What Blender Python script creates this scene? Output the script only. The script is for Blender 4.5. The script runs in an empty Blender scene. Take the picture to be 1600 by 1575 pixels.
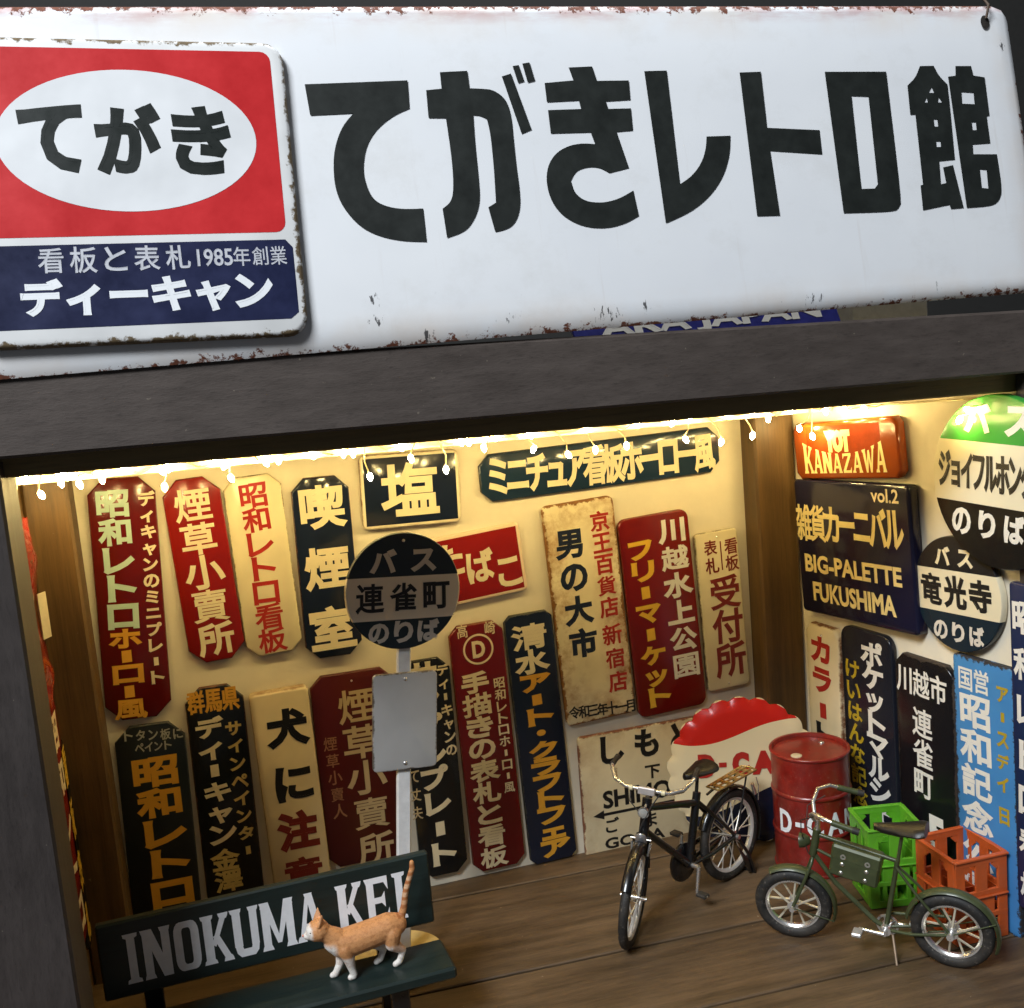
import bpy, math, random
from mathutils import Vector, Matrix, Euler

random.seed(7)
scene = bpy.context.scene
COL = scene.collection
R = math.radians

# ------------------------------------------------------------------ camera
cam_data = bpy.data.cameras.new("camera")
cam = bpy.data.objects.new("camera", cam_data)
COL.objects.link(cam)
cam_data.sensor_fit = 'HORIZONTAL'
cam_data.sensor_width = 36.0
cam_data.lens = 36.0 * 1757.0 / 1600.0
cam_data.clip_start = 0.02
cam_data.clip_end = 20.0
cam.matrix_world = Matrix(((0.95442, 0.12136, -0.27267, -0.1963),
                           (-0.28639, 0.11521, -0.95116, -0.6848),
                           (-0.08402, 0.98590, 0.14472, 0.3479),
                           (0, 0, 0, 1)))
scene.camera = cam

# ------------------------------------------------------------------ light of the shop around the box
world = bpy.data.worlds.new("World")
scene.world = world
world.use_nodes = True
wbg = world.node_tree.nodes["Background"]
wbg.inputs[0].default_value = (0.80, 0.88, 1.0, 1)
wbg.inputs[1].default_value = 0.06


def area_light(name, loc, target, size, power, color):
    d = bpy.data.lights.new(name, 'AREA')
    d.shape = 'RECTANGLE'
    d.size, d.size_y = size
    d.energy = power
    d.color = color
    o = bpy.data.objects.new(name, d)
    COL.objects.link(o)
    o.location = loc
    o.rotation_euler = (Vector(target) - Vector(loc)).to_track_quat('-Z', 'Y').to_euler()
    return o


area_light("overhead_light", (-1.05, -1.12, 1.50), (-0.02, -0.2, 0.25), (0.60, 0.45), 44.0, (0.90, 0.95, 1.0))
area_light("overhead_light", (0.25, 0.05, 1.7), (0.12, -0.12, 0.35), (0.5, 0.3), 16.0, (0.90, 0.95, 1.0))  # added light from above to brighten the gap under the big sign

scene.view_settings.view_transform = 'Standard'
scene.view_settings.look = 'None'
scene.view_settings.exposure = 0.0
scene.view_settings.gamma = 1.0
scene.render.engine = 'CYCLES'
scene.cycles.use_denoising = True
scene.cycles.max_bounces = 6
scene.cycles.sample_clamp_indirect = 6.0

MM = 0.001
BULB_STRENGTH = 250.0

# ------------------------------------------------------------------ measured tables (millimetres)
# key, wall, position along wall, height, width, height of plate, tilt in degrees,
# lettering: kind, text, paint, first x y, last x y, cell width, cell height, weight
SIGN_TABLE = [
    ('showa_tall', 'b', -236.9, 216.5, 37.3, 143.4, -2.94, [('V', '昭和レトロ', 'mint', -5.3, 57.0, -4.4, -9.3, 18.9, 16.5, 0.05),
        ('V', 'ホーロー風', 'gold', -4.3, -22.7, -4.3, -65.3, 18.5, 12.3, 0.05),
        ('V', 'ディキャンのミニプレート', 'cream', 13.5, 58.7, 11.7, -47.8, 8.9, 8.4, 0.05)]),
    ('tobacco_bright', 'b', -193.4, 227.9, 33.0, 111.0, 2.15, [('V', '煙草小賣所', 'cream', -0.4, 39.7, 0.3, -42.0, 20.5, 19.2, 0.035)]),
    ('retro_cream', 'b', -159.1, 226.1, 33.9, 109.5, 1.28, [('V', '昭和レトロ看板', 'red', -0.1, 43.0, -0.9, -46.1, 16.6, 15.2, 0.035)]),
    ('smoking', 'b', -121.5, 219.7, 34.8, 111.9, -1.07, [('V', '喫煙室', 'cream', 0.2, 37.5, 0.1, -37.9, 27.3, 26.2, 0.06)]),
    ('salt', 'b', -65.2, 261.4, 62.3, 46.0, -1.97, [('V', '塩', 'cream', -0.7, -0.1, -0.7, -0.1, 35.4, 32.7, 0.045)]),
    ('tabako', 'b', -31.9, 207.4, 71.1, 45.1, 3.88, [('H', 'たばこ', 'cream', -12.3, 6.9, 24.9, -8.1, 17.7, 20.6, 0.045)]),
    ('mini_wide', 'b', 62.8, 263.0, 166.6, 30.3, 0.54, [('H', 'ミニチュア看板ホーロー風', 'cream', -71.5, 0.4, 72.1, -1.2, 15.6, 25.0, 0.05)]),
    ('men_market', 'b', 45.6, 166.6, 49.2, 148.5, 2.16, [('V', '男の大市', 'navy', -8.8, 47.2, -6.9, -19.7, 19.6, 19.6, 0.05),
        ('V', '京王百貨店', 'red', 13.6, 58.8, 13.7, 0.8, 13.1, 13.2, 0.035),
        ('V', '新宿店', 'red', 13.8, -18.1, 14.2, -50.6, 13.3, 13.6, 0.035),
        ('H', '令和三年十一月', 'black', -18.6, -65.5, 21.0, -69.2, 7.8, 8.8, 0.03)]),
    ('flea', 'b', 97.6, 157.1, 50.6, 136.9, 2.45, [('V', '川越水上公園', 'white', 12.5, 55.4, 12.9, -38.4, 19.8, 16.7, 0.05),
        ('V', 'フリーマーケット', 'yellow', -11.4, 46.1, -9.5, -55.9, 18.6, 14.0, 0.06)]),
    ('reception', 'b', 141.5, 153.1, 31.7, 110.5, 1.78, [('V', '受付所', 'maroon', 2.8, 12.4, 2.8, -35.3, 22.4, 23.3, 0.035),
        ('V', '表札', 'maroon', -5.2, 44.6, -4.9, 32.1, 9.6, 10.5, 0.03),
        ('V', '看板', 'maroon', 10.1, 43.4, 10.0, 31.8, 9.7, 10.6, 0.03)]),
    ('totan', 'b', -238.0, 76.6, 40.0, 127.5, -1.81, [('H', 'トタン板に', 'pale', -12.2, 58.7, 15.9, 56.0, 5.8, 6.7, 0.03),
        ('H', 'ペイント', 'pale', -6.5, 50.3, 9.5, 49.8, 5.1, 5.9, 0.03),
        ('V', '昭和レトロ', 'gold', 1.1, 34.4, 4.0, -42.9, 25.9, 18.4, 0.06)]),
    ('gunma', 'b', -197.9, 86.5, 34.3, 141.5, -0.82, [('H', '群馬県', 'gold', -10.9, 62.3, 9.3, 61.9, 10.1, 14.2, 0.05),
        ('V', 'ディーキャン', 'cream', -4.8, 45.7, -3.6, -22.2, 16.6, 12.9, 0.05),
        ('V', '金澤', 'khaki', -4.1, -38.7, -3.3, -52.6, 16.1, 13.6, 0.05),
        ('V', 'サインペインター', 'khaki', 9.2, 43.0, 10.1, -35.3, 9.6, 8.9, 0.05)]),
    ('dog', 'b', -158.7, 86.7, 35.4, 124.6, 0.66, [('V', '犬に', 'black', 2.6, 38.9, 2.1, 3.3, 24.2, 23.7, 0.06),
        ('V', '注意', 'maroon', 1.2, -27.2, 1.1, -57.0, 23.8, 24.2, 0.06)]),
    ('tobacco_dark', 'b', -114.7, 89.9, 51.3, 124.8, -0.39, [('V', '煙草小賣所', 'tan', 2.0, 40.5, 5.1, -54.2, 22.8, 20.9, 0.03),
        ('V', '煙草小賣人', 'dull', -17.0, 18.9, -15.4, -25.6, 8.0, 8.7, 0.02)]),
    ('sample', 'b', -67.3, 80.3, 31.2, 144.7, -0.17, [('V', 'サンプルプレート', 'cream', -2.2, 63.3, -0.0, -57.8, 18.5, 16.1, 0.06),
        ('V', 'ディーキャンの', 'cream', 10.8, 64.1, 11.8, 10.6, 7.6, 7.6, 0.04),
        ('V', 'て丈夫', 'tan', -13.9, -2.6, -14.1, -27.2, 6.7, 8.5, 0.02)]),
    ('handpaint', 'b', -31.2, 87.1, 35.6, 166.6, 0.68, [('H', '高崎', 'cream', -9.0, 79.7, 9.3, 79.2, 6.8, 8.4, 0.02),
        ('V', '手描きの表札と看板', 'cream', -4.1, 44.9, -3.4, -74.6, 18.7, 14.3, 0.045),
        ('V', '昭和レトロホーロー風', 'cream', 11.9, 41.9, 11.7, -29.3, 7.4, 7.3, 0.03)]),
    ('craft', 'b', 5.3, 86.3, 32.6, 171.4, 1.47, [('V', '清水', 'cream', -0.5, 70.1, -0.7, 53.3, 22.8, 16.6, 0.05),
        ('V', 'アート・クラフトフェア', 'gold', -0.1, 38.8, 1.6, -76.5, 20.6, 12.3, 0.06)]),
    ('station', 'b', 75.0, 39.4, 89.7, 85.2, -0.37, [('H', 'しもと', 'black', -21.6, 30.6, 29.8, 30.8, 18.9, 20.7, 0.05),
        ('V', '下', 'black', 7.0, 9.8, 7.0, 9.8, 11.4, 10.0, 0.04),
        ('L', 'SHIMO', 'black', -5.3, -3.9, -5.3, -3.9, 49.8, 12.7, 0.03),
        ('H', 'ごま', 'black', -24.8, -22.5, 3.3, -24.1, 10.4, 10.9, 0.03),
        ('L', 'GOMA', 'black', -8.8, -35.0, -8.8, -35.0, 43.9, 7.8, 0.03)]),
    ('kanazawa', 'r', 75.6, 262.9, 99.0, 36.6, 5.03, []),
    ('big_palette', 'r', 81.3, 198.5, 108.5, 88.8, 2.74, [('L', 'vol.2', 'cream', 33.8, 37.6, 33.8, 37.6, 23.8, 8.5, 0.02),
        ('H', '雑貨カーニバル', 'butter', -45.5, 15.9, 40.0, 17.7, 16.5, 24.6, 0.04),
        ('L', 'BIG-PALETTE', 'butter', -1.8, -10.7, -1.8, -10.7, 91.6, 12.1, 0.03),
        ('L', 'FUKUSHIMA', 'butter', -2.0, -29.2, -2.0, -29.2, 78.4, 13.0, 0.03)]),
    ('karaa', 'r', 43.3, 70.6, 33.8, 145.2, -0.16, [('V', 'カラー', 'red', -1.1, 55.8, -1.2, 13.5, 20.4, 18.1, 0.06),
        ('V', 'ト', 'black', -1.0, -4.4, -1.0, -4.4, 20.8, 18.5, 0.06)]),
    ('pocket', 'r', 86.7, 74.9, 47.3, 147.6, 0.50, [('V', 'ポケットマルシェ', 'white', 5.7, 59.8, 8.6, -44.5, 19.4, 16.3, 0.05),
        ('V', 'けいはんな記念', 'mustard', -13.4, 45.8, -11.1, -38.9, 13.9, 12.8, 0.04)]),
    ('renjaku', 'r', 137.2, 71.2, 47.2, 142.1, 0.27, [('H', '川越市', 'white', -16.0, 55.3, 11.8, 55.3, 13.2, 16.7, 0.03),
        ('V', '連雀町', 'white', -2.2, 31.1, -2.9, -7.1, 16.4, 17.9, 0.03),
        ('L', '5', 'white', 6.3, -35.2, 6.3, -35.2, 13.6, 22.6, 0.05)]),
    ('blue_park', 'r', 183.4, 75.5, 43.8, 153.4, 0.44, [('H', '国営', 'white', -12.7, 63.5, -1.0, 64.2, 10.7, 13.4, 0.03),
        ('V', '昭和記念公園', 'white', -6.3, 45.8, -7.0, -57.7, 22.3, 19.3, 0.045),
        ('V', 'アースデイ', 'mustard', 13.7, 61.0, 12.4, 9.9, 8.4, 9.2, 0.05),
        ('V', '日', 'mustard', 12.7, -8.5, 12.7, -8.5, 7.7, 9.8, 0.05)]),
    ('edge_navy', 'r', 212.5, 109.6, 17.9, 181.8, 0.61, [('V', '昭和レトロ看板', 'white', -0.3, 72.6, 0.3, -77.9, 13.3, 17.2, 0.05)]),
]
# outlines of the seven hand-cut characters on the big sign, in the plane of the plate
BIG_LETTERS = [
    [[(-131.6,109.1), (-89.0,109.9), (-89.7,98.1), (-96.4,95.6), (-104.2,90.3), (-109.6,83.4), (-112.2,74.6), (-112.1,67.6), (-110.0,61.0), (-105.4,57.8), (-98.1,56.1), (-89.4,56.0), (-89.8,42.1), (-99.8,42.9), (-109.5,45.5), (-116.9,49.9), (-122.7,58.1), (-124.8,66.2), (-124.3,76.0), (-122.4,83.9), (-118.4,91.7), (-113.3,96.7), (-131.0,96.3)]],  # te
    [[(-74.7,113.1), (-62.8,113.5), (-62.8,106.0), (-56.8,105.7), (-52.1,105.0), (-47.3,101.0), (-45.9,93.7), (-46.3,83.3), (-46.6,70.9), (-46.5,61.6), (-47.4,53.3), (-50.9,47.3), (-54.9,45.3), (-59.8,44.5), (-61.4,55.1), (-57.8,56.9), (-56.7,71.3), (-56.2,86.7), (-57.0,92.7), (-59.9,94.3), (-62.7,94.5), (-63.5,81.8), (-63.8,67.5), (-64.6,57.3), (-68.0,50.3), (-72.8,45.4), (-80.9,43.2), (-81.2,55.5), (-77.4,57.9), (-75.4,62.9), (-74.4,76.1), (-74.7,93.6), (-82.1,93.9), (-81.6,105.6), (-74.9,106.1)],
     [(-47.9,110.8), (-43.7,112.0), (-37.7,87.5), (-42.4,85.8)],
     [(-42.5,115.2), (-39.7,115.6), (-38.2,108.6), (-41.0,107.8)],
     [(-38.0,116.2), (-34.7,116.7), (-33.3,108.7), (-36.7,108.0)]],  # ga
    [[(-29.1,107.6), (-15.8,108.5), (-17.2,114.2), (-6.3,114.5), (-4.9,108.1), (10.0,108.0), (9.6,99.4), (-2.1,99.0), (-1.4,95.6), (9.3,95.6), (8.9,85.7), (1.1,85.3), (4.7,69.1), (-4.8,67.3), (-9.0,69.9), (-14.5,70.4), (-20.2,68.8), (-23.0,64.7), (-22.1,59.4), (-17.7,55.5), (-10.0,54.4), (-2.0,55.8), (5.3,59.2), (6.3,47.9), (-1.3,44.6), (-10.5,43.2), (-20.3,44.6), (-28.5,49.2), (-33.0,55.7), (-34.4,64.1), (-32.8,71.4), (-28.5,76.9), (-22.0,80.1), (-15.2,80.9), (-9.7,80.3), (-11.0,85.5), (-29.3,85.6), (-29.2,95.8), (-14.0,95.9), (-14.5,99.7), (-29.2,99.3)]],  # ki
    [[(18.0,112.0), (28.8,112.1), (28.0,61.0), (34.4,64.5), (39.9,70.2), (42.9,76.7), (43.9,81.9), (55.8,81.9), (54.3,73.0), (49.6,63.3), (41.8,54.9), (31.5,48.4), (18.6,44.0)]],  # re
    [[(64.6,110.6), (75.4,110.8), (74.8,84.9), (101.6,83.0), (101.3,71.6), (74.8,74.2), (75.3,44.5), (63.7,44.8)]],  # to
    [[(108.4,110.2), (141.3,109.7), (140.2,48.0), (138.2,44.9), (135.3,43.2), (108.3,43.9)],
     [(120.9,98.6), (129.9,98.1), (128.5,56.5), (126.6,54.6), (119.5,54.7)]],  # ro
    [[(151.9,102.8), (157.1,106.7), (160.3,112.1), (168.0,112.1), (170.0,107.3), (174.3,102.9), (173.9,89.7), (172.7,66.4), (163.8,66.0), (163.0,55.0), (166.0,55.4), (165.4,63.0), (171.2,63.9), (173.9,43.1), (166.7,42.9), (166.1,45.0), (151.1,43.1), (151.6,54.9), (153.0,55.2), (154.1,88.9), (151.3,88.9)],
     [(165.1,101.9), (163.0,99.1), (166.2,99.0)],
     [(161.6,97.0), (159.9,94.5), (161.9,94.5)],
     [(168.3,96.9), (167.5,94.3), (169.9,94.3)],
     [(163.9,86.3), (165.9,86.2), (165.8,82.7), (163.8,82.8)],
     [(163.6,75.6), (166.0,75.5), (165.8,72.9), (163.4,72.9)],
     [(175.2,106.7), (179.5,107.1), (180.2,111.8), (189.1,111.7), (189.7,107.0), (196.0,106.0), (195.8,87.1), (194.1,86.9), (194.1,73.6), (183.9,73.4), (183.5,68.7), (197.0,68.2), (197.3,51.1), (195.0,45.9), (190.4,43.2), (175.6,43.0), (175.3,89.5), (175.2,97.6)],
     [(181.6,99.2), (188.4,98.7), (188.1,93.0), (181.1,93.4)],
     [(185.1,84.3), (187.4,84.2), (187.2,80.3), (185.0,80.4)],
     [(186.0,61.2), (189.8,60.8), (189.3,51.7), (185.7,52.2)]],  # kan
]
# where each bulb hangs
BULBS = [
    (-284.0, -66.0, 283.3), (-269.1, -66.0, 289.7), (-258.9, -66.0, 294.5), (-250.1, -66.0, 292.8),
    (-238.6, -66.0, 294.2), (-208.7, -66.0, 295.1), (-208.4, -66.0, 286.5), (-176.2, -66.0, 294.2),
    (-174.0, -66.0, 287.3), (-155.0, -66.0, 293.5), (-148.0, -66.0, 294.1), (-107.6, -66.0, 293.5),
    (-99.4, -66.0, 279.4), (-75.4, -66.0, 286.8), (-55.9, -66.0, 278.4), (-41.8, -66.0, 292.6),
    (-32.7, -66.0, 288.3), (-3.0, -66.0, 284.3), (17.7, -66.0, 278.7), (34.7, -66.0, 279.8),
    (54.6, -66.0, 280.0), (85.2, -66.0, 290.6), (92.8, -66.0, 279.7), (116.5, -66.0, 275.6),
    (137.9, -66.0, 277.3), (149.0, -66.0, 286.8), (183.6, -43.5, 275.8), (185.0, -56.2, 271.4),
    (188.3, -88.1, 288.8), (190.2, -105.9, 290.1), (186.5, -70.5, 287.6), (198.7, -186.5, 291.3),
    (198.1, -181.0, 286.1)]

# ------------------------------------------------------------------ materials
MATS = {}


def new_mat(name):
    m = bpy.data.materials.new(name)
    m.use_nodes = True
    nt = m.node_tree
    return m, nt, nt.nodes["Principled BSDF"]


def N(nt, kind, **kw):
    n = nt.nodes.new(kind)
    for k, v in kw.items():
        if k in n.inputs.keys():
            n.inputs[k].default_value = v
        else:
            setattr(n, k, v)
    return n


def math_node(nt, op, a, b=None, c=None, clamp=False):
    n = nt.nodes.new("ShaderNodeMath")
    n.operation = op
    n.use_clamp = clamp
    for i, v in enumerate((a, b, c)):
        if v is None:
            continue
        if isinstance(v, (int, float)):
            n.inputs[i].default_value = v
        else:
            nt.links.new(v, n.inputs[i])
    return n.outputs[0]


def mix_rgb(nt, fac, a, b, blend='MIX'):
    n = nt.nodes.new("ShaderNodeMix")
    n.data_type = 'RGBA'
    n.blend_type = blend
    for sock, v in ((n.inputs[0], fac), (n.inputs[6], a), (n.inputs[7], b)):
        if isinstance(v, (int, float)):
            sock.default_value = v
        elif isinstance(v, tuple):
            sock.default_value = (*v[:3], 1)
        else:
            nt.links.new(v, sock)
    return n.outputs[2]


def ramp(nt, fac, lo, hi):
    n = nt.nodes.new("ShaderNodeMapRange")
    n.inputs[1].default_value = lo
    n.inputs[2].default_value = hi
    n.clamp = True
    nt.links.new(fac, n.inputs[0])
    return n.outputs[0]


def noise(nt, scale, detail=4, rough=0.6, vec=None):
    n = nt.nodes.new("ShaderNodeTexNoise")
    n.inputs["Scale"].default_value = scale
    n.inputs["Detail"].default_value = detail
    n.inputs["Roughness"].default_value = rough
    if vec is not None:
        nt.links.new(vec, n.inputs["Vector"])
    return n.outputs[0]


def obj_coord(nt):
    return nt.nodes.new("ShaderNodeTexCoord").outputs["Object"]


def bump(nt, bsdf, height, strength, dist=0.0004):
    b = nt.nodes.new("ShaderNodeBump")
    b.inputs["Strength"].default_value = strength
    b.inputs["Distance"].default_value = dist
    nt.links.new(height, b.inputs["Height"])
    nt.links.new(b.outputs[0], bsdf.inputs["Normal"])


def plain(name, col, rough=0.5, metal=0.0, var=0.12, scale=180.0, coat=0.0, bmp=0.0, spec=0.5, dust=0.0):
    if name in MATS:
        return MATS[name]
    m, nt, b = new_mat(name)
    oc = obj_coord(nt)
    f = noise(nt, scale, 5, 0.65, oc)
    dark = tuple(c * (1 - var) for c in col)
    lite = tuple(min(1, c * (1 + var)) for c in col)
    c = mix_rgb(nt, ramp(nt, f, 0.3, 0.7), dark, lite)
    if dust:
        d1 = ramp(nt, noise(nt, 70.0, 6, 0.75, oc), 0.42, 0.72)
        d2 = ramp(nt, noise(nt, 520.0, 4, 0.7, oc), 0.60, 0.66)
        c = mix_rgb(nt, math_node(nt, 'MULTIPLY', d1, dust), c, (0.16, 0.13, 0.10))
        c = mix_rgb(nt, math_node(nt, 'MULTIPLY', d2, dust), c, (0.34, 0.30, 0.25))
    nt.links.new(c, b.inputs["Base Color"])
    b.inputs["Roughness"].default_value = rough
    b.inputs["Metallic"].default_value = metal
    b.inputs["Coat Weight"].default_value = coat
    b.inputs["Coat Roughness"].default_value = 0.12
    b.inputs["Specular IOR Level"].default_value = spec
    rr = math_node(nt, 'MULTIPLY_ADD', f, 0.25, rough - 0.1)
    nt.links.new(rr, b.inputs["Roughness"])
    if bmp:
        bump(nt, b, f, bmp)
    MATS[name] = m
    return m


PAINT = {
    'cream': (0.80, 0.70, 0.47), 'mint': (0.50, 0.66, 0.55), 'gold': (0.72, 0.36, 0.035),
    'red': (0.42, 0.025, 0.018), 'maroon': (0.20, 0.018, 0.012), 'navy': (0.012, 0.02, 0.045),
    'black': (0.012, 0.012, 0.013), 'white': (0.80, 0.78, 0.72), 'yellow': (0.78, 0.47, 0.04),
    'tan': (0.58, 0.45, 0.25), 'dull': (0.36, 0.17, 0.09), 'pale': (0.42, 0.42, 0.36),
    'khaki': (0.62, 0.47, 0.16), 'butter': (0.80, 0.66, 0.30), 'mustard': (0.46, 0.33, 0.02),
    'disc_pale': (0.66, 0.62, 0.56), 'silver': (0.80, 0.82, 0.86), 'sign_black': (0.010, 0.014, 0.012), 'print_white': (0.84, 0.86, 0.88),
}


def paint(c):
    return plain("paint_" + c, PAINT[c], rough=0.34, var=0.04, scale=120.0)


def enamel(name, col, w, h, rust=0.0, rust_col=(0.16, 0.06, 0.02), stain=0.0, border=None, bands=None, gloss=0.22, wear_scale=140.0, chip=0.0):
    """glossy enamel on sheet steel; rust creeps in from the edges by a noise of its own"""
    m, nt, b = new_mat(name)
    oc = obj_coord(nt)
    sep = nt.nodes.new("ShaderNodeSeparateXYZ")
    nt.links.new(oc, sep.inputs[0])
    x, y = sep.outputs[0], sep.outputs[1]
    base = None
    big = noise(nt, 35.0, 3, 0.5, oc)
    c = mix_rgb(nt, ramp(nt, big, 0.3, 0.75), tuple(v * 0.88 for v in col), tuple(min(1, v * 1.06) for v in col))
    if bands:
        for lo, bc in bands:          # successive bands counted from the top downwards
            f = math_node(nt, 'LESS_THAN', y, lo * MM)
            c = mix_rgb(nt, f, c, bc)
    dx = math_node(nt, 'SUBTRACT', w / 2, math_node(nt, 'ABSOLUTE', x))
    dy = math_node(nt, 'SUBTRACT', h / 2, math_node(nt, 'ABSOLUTE', y))
    d = math_node(nt, 'MINIMUM', dx, dy)
    if border:
        bw, bc = border
        f = math_node(nt, 'LESS_THAN', d, bw)
        c = mix_rgb(nt, f, c, bc)
    rough = None
    if stain > 0:
        st = noise(nt, 60.0, 6, 0.7, oc)
        near = ramp(nt, d, 0.022, 0.0)
        f = math_node(nt, 'MULTIPLY', ramp(nt, st, 0.42, 0.75), math_node(nt, 'MULTIPLY', near, stain, clamp=True), clamp=True)
        c = mix_rgb(nt, f, c, (0.30, 0.12, 0.025))
    if rust > 0:
        n1 = noise(nt, wear_scale, 7, 0.72, oc)
        lim = math_node(nt, 'MULTIPLY_ADD', n1, rust * 0.022, -rust * 0.0085)
        f = ramp(nt, math_node(nt, 'SUBTRACT', lim, d), -0.0003, 0.0006)
        rc = mix_rgb(nt, noise(nt, 700.0, 3, 0.6, oc), tuple(v * 0.5 for v in rust_col), tuple(min(1, v * 1.7) for v in rust_col))
        c = mix_rgb(nt, f, c, rc)
        rough = math_node(nt, 'MULTIPLY_ADD', f, 0.5, gloss)
    if chip > 0:
        n2 = noise(nt, 95.0, 6, 0.7, oc)
        f2 = ramp(nt, n2, 0.74 - 0.06 * chip, 0.77 - 0.06 * chip)
        c = mix_rgb(nt, f2, c, (0.05, 0.035, 0.03))
    nt.links.new(c, b.inputs["Base Color"])
    if rough is not None:
        nt.links.new(rough, b.inputs["Roughness"])
    else:
        b.inputs["Roughness"].default_value = gloss
    b.inputs["Specular IOR Level"].default_value = 0.5
    bump(nt, b, noise(nt, 55.0, 2, 0.5, oc), 0.18, 0.0012)
    return m


def wood(name, c1, c2, axis_scale=(6, 90, 90), rough=0.55, scratches=0.0, seed=0.0, bmp=0.35):
    if name in MATS:
        return MATS[name]
    m, nt, b = new_mat(name)
    tc = nt.nodes.new("ShaderNodeTexCoord")
    oi = nt.nodes.new("ShaderNodeObjectInfo")
    mp = nt.nodes.new("ShaderNodeMapping")
    mp.inputs["Scale"].default_value = axis_scale
    nt.links.new(tc.outputs["Object"], mp.inputs["Vector"])
    off = nt.nodes.new("ShaderNodeCombineXYZ")
    for i in range(3):
        nt.links.new(math_node(nt, 'MULTIPLY', oi.outputs["Random"], 17.0 + seed + i), off.inputs[i])
    nt.links.new(off.outputs[0], mp.inputs["Location"])
    g = noise(nt, 1.0, 8, 0.68, mp.outputs[0])
    big = noise(nt, 14.0, 4, 0.6, tc.outputs["Object"])
    f = math_node(nt, 'ADD', math_node(nt, 'MULTIPLY', g, 0.75), math_node(nt, 'MULTIPLY', big, 0.35))
    c = mix_rgb(nt, ramp(nt, f, 0.36, 0.72), c1, c2)
    fine = noise(nt, 5.0, 6, 0.75, mp.outputs[0])
    c = mix_rgb(nt, math_node(nt, 'MULTIPLY', ramp(nt, fine, 0.52, 0.7), 0.45), c, tuple(v * 0.35 for v in c1))
    if scratches:
        sc = noise(nt, 420.0, 2, 0.5, tc.outputs["Object"])
        c = mix_rgb(nt, math_node(nt, 'MULTIPLY', ramp(nt, sc, 0.76, 0.79), scratches), c, (0.45, 0.38, 0.28))
    nt.links.new(c, b.inputs["Base Color"])
    nt.links.new(math_node(nt, 'MULTIPLY_ADD', g, 0.3, rough - 0.15), b.inputs["Roughness"])
    bump(nt, b, fine, bmp, 0.0005)
    MATS[name] = m
    return m


def emitter(name, col, strength):
    m, nt, b = new_mat(name)
    b.inputs["Base Color"].default_value = (0.9, 0.85, 0.7, 1)
    b.inputs["Emission Color"].default_value = (*col, 1)
    b.inputs["Emission Strength"].default_value = strength
    return m


CHROME = plain("chrome", (0.80, 0.79, 0.77), 0.26, 0.9, 0.06, 300)
BRIGHT = plain("bright_spoke_steel", (0.86, 0.84, 0.80), 0.38, 0.45, 0.05, 300)
BLACK_PAINT = plain("black_gloss_paint", (0.006, 0.006, 0.007), 0.28, 0.0, 0.2, 200, coat=0.5)
RUBBER = plain("tyre_rubber", (0.012, 0.012, 0.012), 0.6, 0.0, 0.25, 500, bmp=0.3, dust=0.25)
LEATHER = plain("saddle_leather", (0.009, 0.008, 0.007), 0.34, 0.0, 0.3, 700, bmp=0.4)
OLIVE = plain("olive_paint", (0.052, 0.066, 0.026), 0.42, 0.1, 0.22, 160, coat=0.2)
BRASS = plain("brass_rack", (0.52, 0.38, 0.14), 0.35, 0.7, 0.25, 300)
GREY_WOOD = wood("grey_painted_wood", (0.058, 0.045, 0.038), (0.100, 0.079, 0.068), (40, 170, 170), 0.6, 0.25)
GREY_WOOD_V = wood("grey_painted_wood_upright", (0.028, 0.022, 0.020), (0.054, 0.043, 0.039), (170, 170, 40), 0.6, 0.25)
BROWN_WOOD_V = wood("brown_stained_wood", (0.042, 0.022, 0.007), (0.15, 0.082, 0.026), (150, 150, 7), 0.5, 0.2)
DARK_RAIL = wood("dark_rail_wood", (0.16, 0.105, 0.04), (0.30, 0.21, 0.08), (5, 120, 120), 0.6)
FLOOR_WOOD = wood("floor_plank_wood", (0.038, 0.024, 0.013), (0.150, 0.096, 0.052), (14, 150, 150), 0.52, 0.8)
BENCH_GREEN = wood("bench_dark_green", (0.006, 0.013, 0.012), (0.016, 0.030, 0.028), (8, 130, 130), 0.36, 0.0, bmp=0.15)
CREAM_WALL = plain("cream_wall_paint", (0.80, 0.73, 0.58), 0.75, 0, 0.05, 40, bmp=0.1)
CREAM_RAIL = plain("cream_rail_paint", (0.82, 0.76, 0.62), 0.6, 0, 0.05, 90)

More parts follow.
